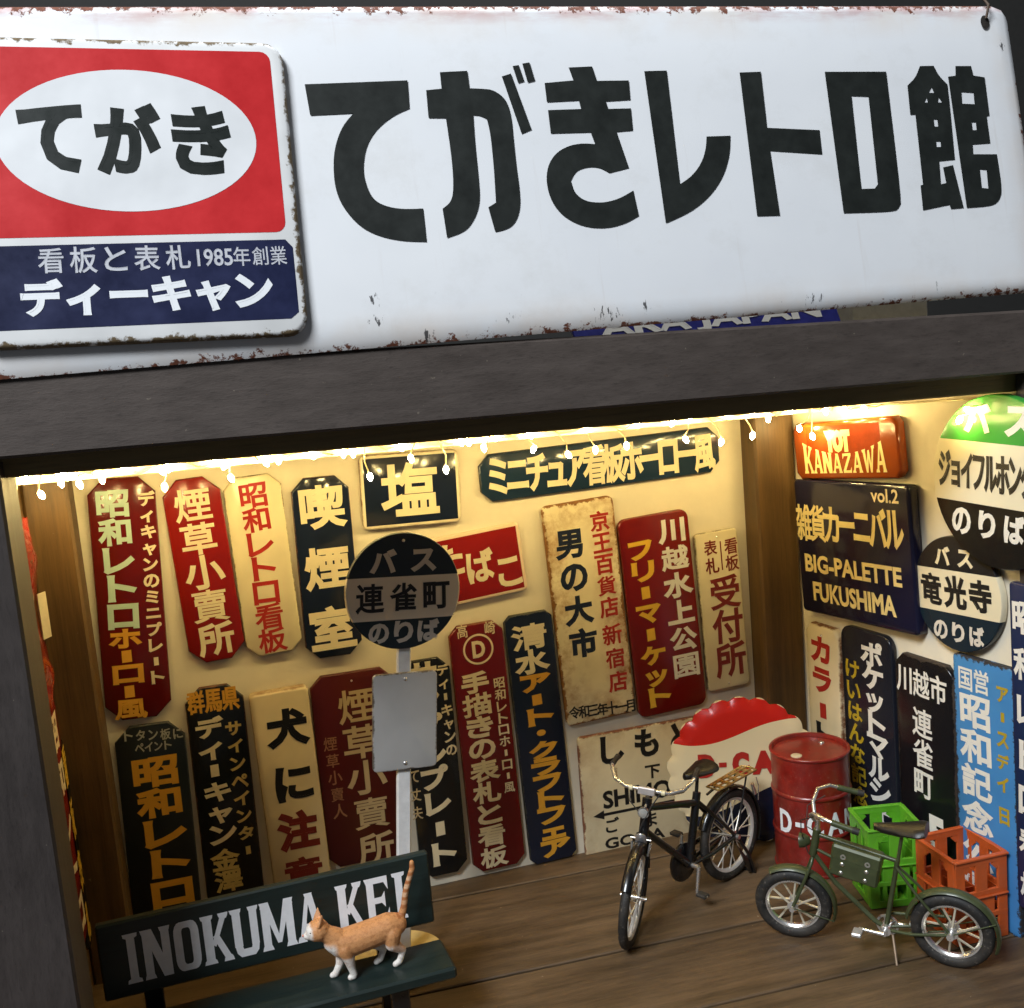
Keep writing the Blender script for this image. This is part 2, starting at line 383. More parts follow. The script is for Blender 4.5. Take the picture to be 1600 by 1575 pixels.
# ------------------------------------------------------------------ mesh building
class MB:
    def __init__(self):
        self.v, self.f = [], []

    def add(self, verts, faces):
        o = len(self.v)
        self.v += [tuple(p) for p in verts]
        self.f += [tuple(i + o for i in q) for q in faces]
        return self

    def box(self, c, s, rot=None, bev=0.0):
        hx, hy, hz = s[0] / 2, s[1] / 2, s[2] / 2
        if bev <= 0:
            vs = [Vector((x, y, z)) for x in (-hx, hx) for y in (-hy, hy) for z in (-hz, hz)]
            fs = [(0, 1, 3, 2), (4, 6, 7, 5), (0, 4, 5, 1), (2, 3, 7, 6), (0, 2, 6, 4), (1, 5, 7, 3)]
        else:
            b = min(bev, hx * 0.9, hy * 0.9, hz * 0.9)
            vs, idx = [], {}
            for sx in (-1, 1):
                for sy in (-1, 1):
                    for sz in (-1, 1):
                        for a in range(3):
                            p = [sx * (hx - b), sy * (hy - b), sz * (hz - b)]
                            p[a] = (sx, sy, sz)[a] * (hx, hy, hz)[a]
                            idx[(sx, sy, sz, a)] = len(vs)
                            vs.append(Vector(p))
            fs = []
            for a in range(3):
                o1, o2 = [i for i in range(3) if i != a]
                for s1 in (-1, 1):
                    q = []
                    for u, w in ((-1, -1), (1, -1), (1, 1), (-1, 1)):
                        k = [0, 0, 0]
                        k[a], k[o1], k[o2] = s1, u, w
                        q.append(idx[(*k, a)])
                    fs.append(tuple(q))
                    # bevel strips along axis a
                for u in (-1, 1):
                    for w in (-1, 1):
                        k0, k1 = [0, 0, 0], [0, 0, 0]
                        k0[a], k0[o1], k0[o2] = -1, u, w
                        k1[a], k1[o1], k1[o2] = 1, u, w
                        fs.append((idx[(*k0, o1)], idx[(*k1, o1)], idx[(*k1, o2)], idx[(*k0, o2)]))
            for sx in (-1, 1):
                for sy in (-1, 1):
                    for sz in (-1, 1):
                        fs.append(tuple(idx[(sx, sy, sz, a)] for a in range(3)))
        if rot is not None:
            vs = [rot @ p for p in vs]
        c = Vector(c)
        return self.add([p + c for p in vs], fs)

    def tube(self, pts, r, seg=8, caps=True):
        pts = [Vector(p) for p in pts]
        rs = r if isinstance(r, (list, tuple)) else [r] * len(pts)
        up = None
        rings = []
        for i, p in enumerate(pts):
            t = (pts[min(i + 1, len(pts) - 1)] - pts[max(i - 1, 0)])
            if t.length < 1e-9:
                t = Vector((0, 0, 1))
            t.normalize()
            if up is None:
                up = Vector((0, 0, 1)) if abs(t.z) < 0.9 else Vector((1, 0, 0))
            a = t.cross(up).normalized()
            b = a.cross(t).normalized()
            up = b
            rings.append([p + (a * math.cos(k * 2 * math.pi / seg) + b * math.sin(k * 2 * math.pi / seg)) * rs[i] for k in range(seg)])
        vs = [q for ring in rings for q in ring]
        fs = []
        for i in range(len(pts) - 1):
            for k in range(seg):
                fs.append((i * seg + k, i * seg + (k + 1) % seg, (i + 1) * seg + (k + 1) % seg, (i + 1) * seg + k))
        if caps:
            fs.append(tuple(range(seg - 1, -1, -1)))
            fs.append(tuple((len(pts) - 1) * seg + k for k in range(seg)))
        return self.add(vs, fs)

    def lathe(self, prof, seg=40, mat=None, close=False, a0=0.0, a1=2 * math.pi):
        """prof: (radius, height) pairs turned about z"""
        full = abs(a1 - a0 - 2 * math.pi) < 1e-6
        n = seg if full else seg + 1
        vs, fs = [], []
        for k in range(n):
            a = a0 + (a1 - a0) * k / seg
            for r, z in prof:
                p = Vector((r * math.cos(a), r * math.sin(a), z))
                vs.append(mat @ p if mat is not None else p)
        m = len(prof)
        for k in range(seg):
            k2 = (k + 1) % n
            for i in range(m - 1 + (1 if close else 0)):
                j = (i + 1) % m
                fs.append((k * m + i, k2 * m + i, k2 * m + j, k * m + j))
        return self.add(vs, fs)

    def sphere(self, c, r, seg=12, rings=8, scale=(1, 1, 1), rot=None):
        prof = [(math.sin(math.pi * i / rings) * r, -math.cos(math.pi * i / rings) * r) for i in range(rings + 1)]
        prof[0] = (r * 0.001, -r)
        prof[-1] = (r * 0.001, r)
        M = Matrix.Translation(Vector(c)) @ (rot.to_4x4() if rot is not None else Matrix()) @ Matrix.Diagonal((*scale, 1))
        return self.lathe(prof, seg, M)

    def scale(self, k):
        self.v = [(x * k, y * k, z * k) for x, y, z in self.v]
        return self

    def build(self, name, mat, parent=None, smooth=None, autosmooth=True):
        me = bpy.data.meshes.new(name)
        me.from_pydata(self.v, [], self.f)
        me.materials.append(mat)
        me.update()
        o = bpy.data.objects.new(name, me)
        COL.objects.link(o)
        if parent is not None:
            o.parent = parent
        if smooth:
            me.polygons.foreach_set("use_smooth", [True] * len(me.polygons))
            me.set_sharp_from_angle(angle=R(smooth))
        return o


def tag(o, label=None, cat=None, group=None, kind=None):
    if label:
        o["label"] = label
    if cat:
        o["category"] = cat
    if group:
        o["group"] = group
    if kind:
        o["kind"] = kind
    return o


def empty(name, loc=(0, 0, 0), rot=None):
    o = bpy.data.objects.new(name, None)
    o.empty_display_size = 0.01
    COL.objects.link(o)
    o.location = loc
    if rot is not None:
        o.rotation_euler = rot
    return o


def copy_obj(o, parent, name=None):
    c = o.copy()
    COL.objects.link(c)
    c.parent = parent
    return c

# ------------------------------------------------------------------ lettering
GLYPHS = {}


def glyph(ch):
    """flat outline of one character: verts, faces, boundary half edges with outward mitres"""
    if ch in GLYPHS:
        return GLYPHS[ch]
    cu = bpy.data.curves.new("glyph", 'FONT')
    cu.body = ch
    cu.resolution_u = 3
    ob = bpy.data.objects.new("glyph", cu)
    COL.objects.link(ob)
    dg = bpy.context.evaluated_depsgraph_get()
    dg.update()
    me = bpy.data.meshes.new_from_object(ob.evaluated_get(dg))
    import bmesh
    bm = bmesh.new()
    bm.from_mesh(me)
    bmesh.ops.remove_doubles(bm, verts=bm.verts, dist=1e-4)
    bm.verts.index_update()
    vs = [(v.co.x, v.co.y) for v in bm.verts]
    fs, half = [], []
    cnt = {}
    for f in bm.faces:
        idx = [v.index for v in f.verts]
        area = sum(vs[idx[i]][0] * vs[idx[(i + 1) % len(idx)]][1] - vs[idx[(i + 1) % len(idx)]][0] * vs[idx[i]][1] for i in range(len(idx)))
        if area < 0:
            idx.reverse()
        fs.append(tuple(idx))
        for i in range(len(idx)):
            a, b = idx[i], idx[(i + 1) % len(idx)]
            cnt.setdefault((min(a, b), max(a, b)), []).append((a, b))
    half = [h[0] for h in cnt.values() if len(h) == 1]
    bm.free()
    bpy.data.meshes.remove(me)
    bpy.data.objects.remove(ob)
    bpy.data.curves.remove(cu)
    GLYPHS[ch] = (vs, fs, half)
    return GLYPHS[ch]


_k = glyph('国')
EM_CX = (min(p[0] for p in _k[0]) + max(p[0] for p in _k[0])) / 2
EM_CY = (min(p[1] for p in _k[0]) + max(p[1] for p in _k[0])) / 2
EM_W = max(p[0] for p in _k[0]) - min(p[0] for p in _k[0])


def stamp(mb, vs, fs, half, z, r):
    """filled shape plus a mitred rim r wide; every piece a hair higher than the last so no two faces share a plane"""
    mb.add([(x, y, z) for x, y in vs], fs)
    if r <= 0:
        return
    nrm_in, nrm_out = {}, {}
    for a, b in half:
        dx, dy = vs[b][0] - vs[a][0], vs[b][1] - vs[a][1]
        l = math.hypot(dx, dy) or 1e-9
        n = (dy / l, -dx / l)
        nrm_out[a] = n
        nrm_in[b] = n
    mit = {}
    for a in set(nrm_out) | set(nrm_in):
        n1 = nrm_in.get(a) or nrm_out[a]
        n2 = nrm_out.get(a) or nrm_in[a]
        s = (n1[0] + n2[0], n1[1] + n2[1])
        d = 1 + n1[0] * n2[0] + n1[1] * n2[1]
        if d < 0.35:
            l = math.hypot(*s) or 1
            mit[a] = (s[0] / l * 1.3, s[1] / l * 1.3) if l > 0.2 else n1
        else:
            mit[a] = (s[0] / d, s[1] / d)
    for i, (a, b) in enumerate(half):
        zz = z + 2.5e-6 * (1 + i % 40)
        p, q = vs[a], vs[b]
        ma, mb_ = mit[a], mit[b]
        mb.add([(p[0], p[1], zz), (p[0] + ma[0] * r, p[1] + ma[1] * r, zz), (q[0] + mb_[0] * r, q[1] + mb_[1] * r, zz), (q[0], q[1], zz)], [(0, 1, 2, 3)])


def put_char(mb, ch, cx, cy, w, h, wt, z, rot90=False, jitter=1.0):
    if rot90:                                   # the long-vowel bar of a column: a short upright block
        bw, bh = w * (0.10 + wt), h * 0.30
        vv = [(cx - bw, cy - bh), (cx + bw, cy - bh * .94), (cx + bw * .96, cy + bh), (cx - bw, cy + bh * .95)]
        mb.add([(x, y, z) for x, y in vv], [(0, 1, 2, 3)])
        return
    vs, fs, half = glyph(ch)
    per = sum(math.hypot(vs[a][0] - vs[b][0], vs[a][1] - vs[b][1]) for a, b in half)
    r = 0.88 * wt * (w + h) / 2 * min(1.0, 7.5 / max(per, 1e-6))
    xa, xb = min(p[0] for p in vs), max(p[0] for p in vs)
    ya, yb = min(p[1] for p in vs), max(p[1] for p in vs)
    small = ch in 'ィャッュョェァォ・ー'
    sx = (w * 0.97 - 2 * r) / EM_W
    sy = (h * 0.97 - 2 * r) / EM_W
    gcx, gcy = EM_CX, EM_CY
    if not small and ch not in '小一十三人ミニ':      # sign painters stretch every character to fill its cell
        kx = 1 + 0.6 * (EM_W / (xb - xa) - 1)
        ky = 1 + 0.6 * (EM_W / (yb - ya) - 1)
        sx *= min(kx, 1.5)
        sy *= min(ky, 1.35)
        gcx += 0.7 * ((xa + xb) / 2 - EM_CX)
        gcy += 0.7 * ((ya + yb) / 2 - EM_CY)
    a = R(random.uniform(-1.6, 1.6) * jitter)
    k = 1 + random.uniform(-0.04, 0.04) * jitter
    ca, sa = math.cos(a) * k, math.sin(a) * k
    out = []
    for x, y in vs:
        x, y = x - gcx, y - gcy
        x, y = x * sx, y * sy
        out.append((cx + x * ca - y * sa, cy + x * sa + y * ca))
    stamp(mb, out, fs, half, z, r)


def put_text(mb, kind, text, x0, y0, x1, y1, w, h, wt, z, jitter=1.0):
    """kind V: column of characters, H: row of characters, L: a latin word stretched to the box w x h"""
    if kind == 'L':
        vs, fs, half = glyph(text)
        xa, xb = min(p[0] for p in vs), max(p[0] for p in vs)
        ya, yb = min(p[1] for p in vs), max(p[1] for p in vs)
        r = wt * h * 1.5
        sx, sy = (w - 2 * r) / (xb - xa), (h - 2 * r) / (yb - ya)
        out = [(x0 + (x - (xa + xb) / 2) * sx, y0 + (y - (ya + yb) / 2) * sy) for x, y in vs]
        stamp(mb, out, fs, half, z, r)
        return
    n = len(text)
    for i, ch in enumerate(text):
        t = i / (n - 1) if n > 1 else 0
        put_char(mb, ch, x0 + (x1 - x0) * t, y0 + (y1 - y0) * t, w, h, wt, z, kind == 'V' and ch == 'ー', jitter)


def put_spaced(mb, cells, y, h, wt, z):
    """latin capitals set apart: (character, centre x, width); a dash is a short bar"""
    for ch, cx, w in cells:
        if ch == '-':
            for k in range(5):
                xa, xb = cx - w / 2 + w * k / 5, cx - w / 2 + w * (k + 1) / 5
                mb.add([(xa, y - h * .10, z), (xb, y - h * .10, z), (xb, y + h * .10, z), (xa, y + h * .10, z)], [(0, 1, 2, 3)])
        else:
            put_text(mb, 'L', ch, cx, y, 0, 0, w, h, wt, z)


def soften(pts, rounds=2, limit=42.0):
    """round off the shallow corners of a traced outline, keep the sharp ones"""
    for _ in range(rounds):
        out = []
        n = len(pts)
        for i in range(n):
            a, b, c = Vector(pts[i - 1]), Vector(pts[i]), Vector(pts[(i + 1) % n])
            d1, d2 = b - a, c - b
            turn = abs(math.degrees(math.atan2(d1.x * d2.y - d1.y * d2.x, d1.dot(d2))))
            if turn < limit and d1.length > 0 and d2.length > 0:
                out += [tuple(b - d1 * .25), tuple(b + d2 * .25)]
            else:
                out.append(tuple(b))
        pts = out
    return pts


def ring_strip(outer, inner):
    n = len(outer)
    return [outer[i] for i in range(n)] + [inner[i] for i in range(n)], [(i, (i + 1) % n, n + (i + 1) % n, n + i) for i in range(n)]


def rrect(x0, x1, y0, y1, r, n=4):
    pts = []
    for cx, cy, a in ((x1 - r, y1 - r, 0), (x0 + r, y1 - r, 90), (x0 + r, y0 + r, 180), (x1 - r, y0 + r, 270)):
        for k in range(n + 1):
            t = R(a + 90 * k / n)
            pts.append((cx + r * math.cos(t), cy + r * math.sin(t)))
    return pts


def slab_letter(ch):
    """condensed slab-serif capitals in a unit cell, as a list of (verts, faces)"""
    Q = []

    def quad(*p):
        Q.append((list(p), [tuple(range(len(p)))]))

    def serif(cx, w, top):
        if top:
            quad((cx - w, 1.0), (cx - w + .03, .93), (cx - .11, .88), (cx + .11, .88), (cx + w - .03, .93), (cx + w, 1.0))
        else:
            quad((cx - w, 0.0), (cx + w, 0.0), (cx + w - .03, .07), (cx + .11, .12), (cx - .11, .12), (cx - w + .03, .07))

    def stem(cx, w=.145, a=0.0, b=1.0):
        quad((cx - w, a), (cx + w, a), (cx + w, b), (cx - w, b))
    if ch == 'I':
        stem(.5, .23); serif(.5, .42, True); serif(.5, .42, False)
    elif ch == 'N':
        stem(.17); stem(.83); quad((.06, 1), (.38, 1), (.95, .0), (.64, .0))
        serif(.17, .2, False); serif(.83, .2, True); serif(.14, .17, True)
    elif ch == 'O':
        Q.append(ring_strip(rrect(.05, .95, 0, 1, .24), rrect(.34, .66, .13, .87, .09)))
    elif ch == 'U':
        stem(.19, .15, .22, 1); stem(.81, .14, .22, 1)
        o, i = rrect(.05, .95, 0, .6, .26), rrect(.31, .69, .14, .6, .10)
        quad((.05, .24), (.10, .09), (.24, .0), (.76, .0), (.90, .09), (.95, .24), (.69, .24), (.65, .16), (.35, .16), (.31, .24))
        serif(.18, .22, True); serif(.82, .2, True)
    elif ch == 'K':
        stem(.2, .16); serif(.2, .24, True); serif(.2, .24, False)
        quad((.30, .40), (.44, .34), (.92, .95), (.70, .95)); quad((.36, .55), (.55, .62), (1.0, .05), (.74, .05))
        serif(.80, .19, True); serif(.86, .19, False)
    elif ch == 'M':
        stem(.14, .115); stem(.86, .12); quad((.05, 1), (.27, 1), (.56, .12), (.44, .12)); quad((.95, 1), (.73, 1), (.44, .12), (.56, .12))
        serif(.14, .17, False); serif(.86, .17, False); serif(.12, .13, True); serif(.88, .13, True)
    elif ch == 'A':
        quad((.06, .03), (.25, .03), (.56, 1), (.42, 1)); quad((.70, .03), (.98, .03), (.66, 1), (.42, 1))
        quad((.26, .24), (.74, .24), (.70, .37), (.31, .37)); serif(.15, .18, False); serif(.84, .19, False); serif(.52, .16, True)
    elif ch == 'E':
        stem(.24, .14); quad((.1, .87), (.94, .87), (.94, 1), (.02, 1)); quad((.94, .70), (.94, .9), (.78, .88)); quad((.1, 0), (.94, 0), (.94, .13), (.1, .13))
        quad((.94, .1), (.94, .32), (.78, .12)); quad((.3, .44), (.74, .44), (.74, .57), (.3, .57)); quad((.66, .44), (.80, .34), (.80, .68), (.66, .57)); serif(.2, .2, False)
    elif ch == 'Z':
        quad((.06, .87), (.94, .87), (.94, 1), (.06, 1)); quad((.06, 0), (.94, 0), (.94, .13), (.06, .13)); quad((.66, .87), (.94, .87), (.34, .13), (.06, .13))
        quad((.06, .70), (.20, .87), (.06, .87)); quad((.94, .30), (.94, .13), (.80, .13))
    elif ch == 'W':
        quad((.03, 1), (.24, 1), (.40, 0), (.26, 0)); quad((.26, 0), (.40, 0), (.56, .9), (.45, .9)); quad((.45, .9), (.58, .9), (.74, 0), (.60, 0)); quad((.60, 0), (.74, 0), (.98, 1), (.84, 1))
        serif(.13, .16, True); serif(.90, .14, True)
    return Q


def put_slab(mb, text, x0, x1, y0, y1, z, gap=0.14, warp=None, widths=None):
    ws = [0.45 if c == ' ' else (0.62 if c == 'I' else (1.25 if c in 'MW' else 1.0)) for c in text]
    tot = sum(ws) + gap * (len(text) - 1)
    x = 0.0
    k = 0
    for c, w in zip(text, ws):
        for vs, fs in (slab_letter(c) if c != ' ' else []):
            out = []
            for u, v in vs:
                X = (x + u * w) / tot
                lo, hi = (warp(X) if warp else (0.0, 1.0))
                out.append((x0 + (x1 - x0) * X, y0 + (y1 - y0) * (lo + (hi - lo) * v), z + 4e-6 * (k % 60)))
            mb.add(out, fs)
            k += 1
        x += w + gap


def fill_polys(polys, name):
    """fill traced outlines (holes included) through a 2D curve, returned as verts, faces"""
    cu = bpy.data.curves.new(name, 'CURVE')
    cu.dimensions = '2D'
    cu.fill_mode = 'BOTH'
    for p in polys:
        s = cu.splines.new('POLY')
        s.points.add(len(p) - 1)
        for i, (x, y) in enumerate(p):
            s.points[i].co = (x, y, 0, 1)
        s.use_cyclic_u = True
    ob = bpy.data.objects.new(name, cu)
    COL.objects.link(ob)
    dg = bpy.context.evaluated_depsgraph_get()
    dg.update()
    me = bpy.data.meshes.new_from_object(ob.evaluated_get(dg))
    vs = [tuple(v.co[:2]) for v in me.vertices]
    fs = [tuple(p.vertices) for p in me.polygons]
    bpy.data.meshes.remove(me)
    bpy.data.objects.remove(ob)
    bpy.data.curves.remove(cu)
    return vs, fs

# ------------------------------------------------------------------ the setting: box walls, floor, beam, posts
def prism_xz(name, pts, y0, y1, mat, parent=None, bev=0.0):
    """a board whose front outline is given in x,z (front face y0, back y1)"""
    mb = MB()
    n = len(pts)
    cx = sum(p[0] for p in pts) / n
    cz = sum(p[1] for p in pts) / n
    b = bev

    def ins(p):
        dx, dz = cx - p[0], cz - p[1]
        return (p[0] + math.copysign(b, dx), p[1] + math.copysign(b, dz))
    rings = [[(x, y1, z) for x, z in pts]]
    if b:
        rings.append([(x, y0 + b, z) for x, z in pts])
        rings.append([(ins(p)[0], y0, ins(p)[1]) for p in pts])
    else:
        rings.append([(x, y0, z) for x, z in pts])
    vs = [p for r_ in rings for p in r_]
    fs = []
    for k in range(len(rings) - 1):
        for i in range(n):
            j = (i + 1) % n
            fs.append((k * n + i, k * n + j, (k + 1) * n + j, (k + 1) * n + i))
    fs.append(tuple(range(n)))
    fs.append(tuple((len(rings) - 1) * n + i for i in range(n)))
    mb.add(vs, fs)
    return mb.build(name, mat, parent)


TH = R(6.0)
CORNER = Vector((0.1932, 0.0, 0.0))
E_R = Vector((math.sin(TH), -math.cos(TH), 0))       # along the right wall towards the viewer
N_R = Vector((-math.cos(TH), -math.sin(TH), 0))      # out of the right wall into the box

floor = MB().box((-0.02, -0.16, -0.0065), (0.66, 0.44, 0.004)).build("floor", plain("floor_underlay", (0.012, 0.008, 0.005), 0.8))
tag(floor, kind="structure")
PL_A = R(-3.0)
ys = [0.030, -0.0245, -0.1235, -0.1905, -0.258, -0.325, -0.39]
for i in range(len(ys) - 1):
    ya, yb = ys[i], ys[i + 1]
    d = 0.0011
    mb = MB().box((0, 0, 0), (0.72, ya - yb - 2 * d, 0.0042), bev=0.0006)
    o = mb.build("plank", FLOOR_WOOD, floor)
    o.location = (0.0, (ya + yb) / 2, -0.0021 - 0.0001 * (i % 3))
    o.rotation_euler = (R((-0.25, 0.15, -0.1, 0.2, 0, 0)[i]) * 0.3, 0, PL_A)

wall_back = MB().box((-0.046, 0.004, 0.168), (0.500, 0.008, 0.344)).build("wall_back", CREAM_WALL)
tag(wall_back, kind="structure")
rotR = Matrix((E_R, N_R, Vector((0, 0, 1)))).transposed()
wall_right = MB().box(CORNER + E_R * 0.1165 - N_R * 0.0042 + Vector((0, 0, 0.151)), (0.243, 0.008, 0.310), rotR).build("wall_right", CREAM_WALL)
tag(wall_right, kind="structure")
wall_left = MB().box((-0.2875, -0.10, 0.168), (0.008, 0.192, 0.344)).build("wall_left", BROWN_WOOD_V)
tag(wall_left, kind="structure")
ceiling = MB().box((-0.03, -0.095, 0.3285), (0.53, 0.19, 0.006)).build("ceiling", DARK_RAIL)
tag(ceiling, kind="structure")
backdrop = MB().box((0.3, 0.75, 0.6), (4.0, 0.02, 3.0)).build("wall_shop", plain("shop_wall_dark", (0.02, 0.019, 0.017), 0.8))
tag(backdrop, kind="structure")

beam = prism_xz("header_beam", [(-0.345, 0.3206), (0.245, 0.3091), (0.245, 0.3398), (-0.345, 0.3545)], -0.22, -0.208, GREY_WOOD, bev=0.0012)
tag(beam, "wide dark grey painted beam across the front, below the big white sign", "beam")
lower = prism_xz("lower_rail", [(-0.300, 0.3115), (0.222, 0.2998), (0.222, 0.3240), (-0.300, 0.3240)], -0.2072, -0.196, DARK_RAIL, bev=0.0008)
tag(lower, "narrow dark brown rail just behind and below the grey front beam", "rail")
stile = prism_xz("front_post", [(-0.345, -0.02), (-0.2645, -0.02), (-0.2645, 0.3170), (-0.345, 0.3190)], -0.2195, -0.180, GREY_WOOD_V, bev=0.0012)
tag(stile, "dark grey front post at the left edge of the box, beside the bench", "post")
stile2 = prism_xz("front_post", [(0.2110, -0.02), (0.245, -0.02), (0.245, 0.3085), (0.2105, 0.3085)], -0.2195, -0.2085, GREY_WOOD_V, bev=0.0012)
tag(stile2, "dark front post at the right edge, in front of the green round sign", "post")
post_r = prism_xz("corner_post", [(0.1645, -0.003), (0.1944, -0.003), (0.1944, 0.325), (0.1645, 0.325)], -0.0185, 0.0, BROWN_WOOD_V, bev=0.0015)
tag(post_r, "brown wooden corner post between the back wall and right wall", "post")
post_l = prism_xz("corner_post", [(-0.2834, -0.003), (-0.2595, -0.003), (-0.2595, 0.325), (-0.2834, 0.325)], -0.030, 0.0, BROWN_WOOD_V, bev=0.0015)
tag(post_l, "dark brown wooden corner post left of the tall red sign", "post")

# ------------------------------------------------------------------ enamel signs
T0 = 0.0030


def outline(w, h, style, r):
    x, y = w / 2, h / 2
    if style == 'chamfer':
        return [(x, -y + r), (x, y - r), (x - r, y), (-x + r, y), (-x, y - r), (-x, -y + r), (-x + r, -y), (x - r, -y)]
    return rrect(-x, x, -y, y, r, 5)


def plate_mesh(pts, T, b=0.0008, wob=0.0):
    n = len(pts)
    w = max(p[0] for p in pts) - min(p[0] for p in pts)
    h = max(p[1] for p in pts) - min(p[1] for p in pts)
    kx, ky = 1 - 2 * b / w, 1 - 2 * b / h
    kx2, ky2 = 1 - 0.7 * b / w, 1 - 0.7 * b / h
    rings = [[(x, y, 0) for x, y in pts], [(x, y, T - b) for x, y in pts], [(x * kx2, y * ky2, T - 0.3 * b) for x, y in pts], [(x * kx, y * ky, T) for x, y in pts]]
    vs = [p for r_ in rings for p in r_]
    fs = []
    for k in range(3):
        for i in range(n):
            j = (i + 1) % n
            fs.append((k * n + i, k * n + j, (k + 1) * n + j, (k + 1) * n + i))
    fs.append(tuple(range(n - 1, -1, -1)))
    fs.append(tuple(3 * n + i for i in range(n)))
    return MB().add(vs, fs)


def wall_matrix(wall, s, z, tilt, off):
    if wall == 'b':
        ax, nz = Vector((1, 0, 0)), Vector((0, -1, 0))
        org = Vector((s, 0, z)) + nz * off
    else:
        ax, nz = E_R, N_R
        org = CORNER + E_R * s + Vector((0, 0, z)) + nz * off
    up = Vector((0, 0, 1))
    ca, sa = math.cos(tilt), math.sin(tilt)
    x = ax * ca + up * sa
    y = -ax * sa + up * ca
    M = Matrix((x, y, nz)).transposed().to_4x4()
    M.translation = org
    return M


NAVY = (0.010, 0.016, 0.036)
NAVYBLUE = (0.014, 0.032, 0.062)
RED = (0.25, 0.010, 0.008)
DRED = (0.12, 0.007, 0.006)
CREAM = (0.80, 0.70, 0.46)
BLACK = (0.010, 0.011, 0.012)
# key: colour, corner style, corner mm, options, thickness, label
STYLE = {
    'showa_tall': (DRED, 'chamfer', 9, dict(gloss=.16, rust=.1, chip=.3), .003, "tall dark red sign with pale green and orange lettering beside the left corner post"),
    'tobacco_bright': (RED, 'chamfer', 9, dict(gloss=.2, rust=.12), .003, "bright red sign with one column of cream characters in the upper row"),
    'retro_cream': (CREAM, 'chamfer', 7, dict(rust=.16, rust_col=(.12, .07, .03)), .003, "cream sign with one column of seven red characters in the upper row"),
    'smoking': (NAVY, 'chamfer', 8, dict(gloss=.12, rust=.1), .003, "navy sign with three large cream characters left of the bus stop disc"),
    'salt': (NAVY, 'round', 4, dict(border=(.0022, (.78, .70, .52)), gloss=.14, rust=.12), .003, "square navy sign with one big character and a white border under the lights"),
    'tabako': (RED, 'round', 3, dict(border=(.0022, (.80, .62, .45)), gloss=.2), .003, "tilted red sign with cream border partly behind the bus stop disc"),
    'mini_wide': (NAVYBLUE, 'chamfer', 7, dict(gloss=.14, rust=.15, rust_col=(.03, .03, .03)), .003, "wide blue sign with a row of cream characters below the lights"),
    'men_market': (CREAM, 'round', 4, dict(rust=.5, stain=1.6, rust_col=(.20, .085, .02)), .0035, "rusty cream sign with large navy and small red characters"),
    'flea': ((.17, .008, .006), 'round', 6, dict(gloss=.2, rust=.08, chip=.3), .003, "red sign with a white column and a yellow column of characters"),
    'reception': ((.74, .66, .45), 'round', 3, dict(rust=.12, rust_col=(.06, .04, .02)), .003, "narrow cream sign with three maroon characters next to the right corner post"),
    'totan': ((.012, .016, .018), 'chamfer', 9, dict(gloss=.3, rust=.15, rust_col=(.05, .05, .05)), .003, "black sign with big orange characters behind the left end of the bench"),
    'gunma': (BLACK, 'chamfer', 9, dict(gloss=.22, rust=.12), .003, "black sign with three gold characters across its top, two cream columns"),
    'dog': ((.72, .60, .38), 'round', 3, dict(gloss=.35, rust=.08), .008, "thick cream sign with two black then two maroon characters"),
    'tobacco_dark': ((.085, .006, .005), 'chamfer', 7, dict(gloss=.35), .003, "dark maroon sign with cream characters behind the bus stop pole"),
    'sample': (BLACK, 'chamfer', 7, dict(gloss=.2), .003, "black sign with cream characters standing right behind the bus stop pole"),
    'handpaint': ((.145, .007, .008), 'chamfer', 6, dict(gloss=.25, rust=.1, chip=.3), .003, "tall red sign with a circled letter D near its top"),
    'craft': (NAVY, 'chamfer', 4, dict(gloss=.2, rust=.2, rust_col=(.04, .04, .03)), .003, "tall navy sign with two cream then eleven gold characters"),
    'station': ((.74, .64, .42), 'round', 3, dict(rust=.3, rust_col=(.16, .06, .03), stain=.5), .003, "cream station name board with black arrow behind the black bicycle"),
    'kanazawa': ((.30, .060, .010), 'chamfer', 4, dict(gloss=.16), .006, "orange brown sign lettered KANAZAWA at the top of the right wall"),
    'big_palette': ((.010, .010, .030), 'round', 3, dict(gloss=.12), .007, "dark navy square sign lettered BIG-PALETTE FUKUSHIMA on the right wall"),
    'karaa': ((.76, .66, .44), 'chamfer', 5, dict(rust=.2), .005, "narrow cream sign with red characters behind the red barrel"),
    'pocket': ((.012, .014, .022), 'round', 8, dict(gloss=.2), .004, "black sign with white and mustard columns between barrel and green crate"),
    'renjaku': ((.008, .008, .010), 'chamfer', 6, dict(gloss=.25, rust=.3, rust_col=(.03, .02, .015)), .004, "black sign with a white row and column of characters behind the crates"),
    'blue_park': ((.055, .22, .50), 'round', 2, dict(rust=.5, wear_scale=320.0, rust_col=(.02, .018, .02), gloss=.3), .004, "bright blue worn sign with white characters behind the orange crate"),
    'edge_navy': ((.010, .022, .075), 'round', 2, dict(gloss=.25), .004, "navy sign with white characters cut off by the right edge"),
}

SIGNS = {}
for i, (key, wall, cs, cz, w, h, tilt, items) in enumerate(SIGN_TABLE):
    col, sty, cr, opt, T, label = STYLE[key]
    w, h = w * MM, h * MM
    pm = plate_mesh(outline(w, h, sty, cr * MM), T, 0.0008 if T < .005 else 0.0016)
    sg = pm.build("enamel_sign", enamel("enamel_" + key, col, w, h, **opt), smooth=50)
    sg.matrix_world = wall_matrix(wall, cs * MM, cz * MM, R(tilt), 0.0004 + 0.00025 * (i % 5))
    tag(sg, label, "sign", "enamel signs on the back wall" if wall == 'b' else "enamel signs on the right wall")
    SIGNS[key] = sg
    for kind, text, pc, x0, y0, x1, y1, cw, ch, wt in items:
        mb = MB()
        put_text(mb, kind, text, x0 * MM, y0 * MM, x1 * MM, y1 * MM, cw * MM, ch * MM, wt, T + 0.00012)
        mb.build("lettering", paint(pc), sg)


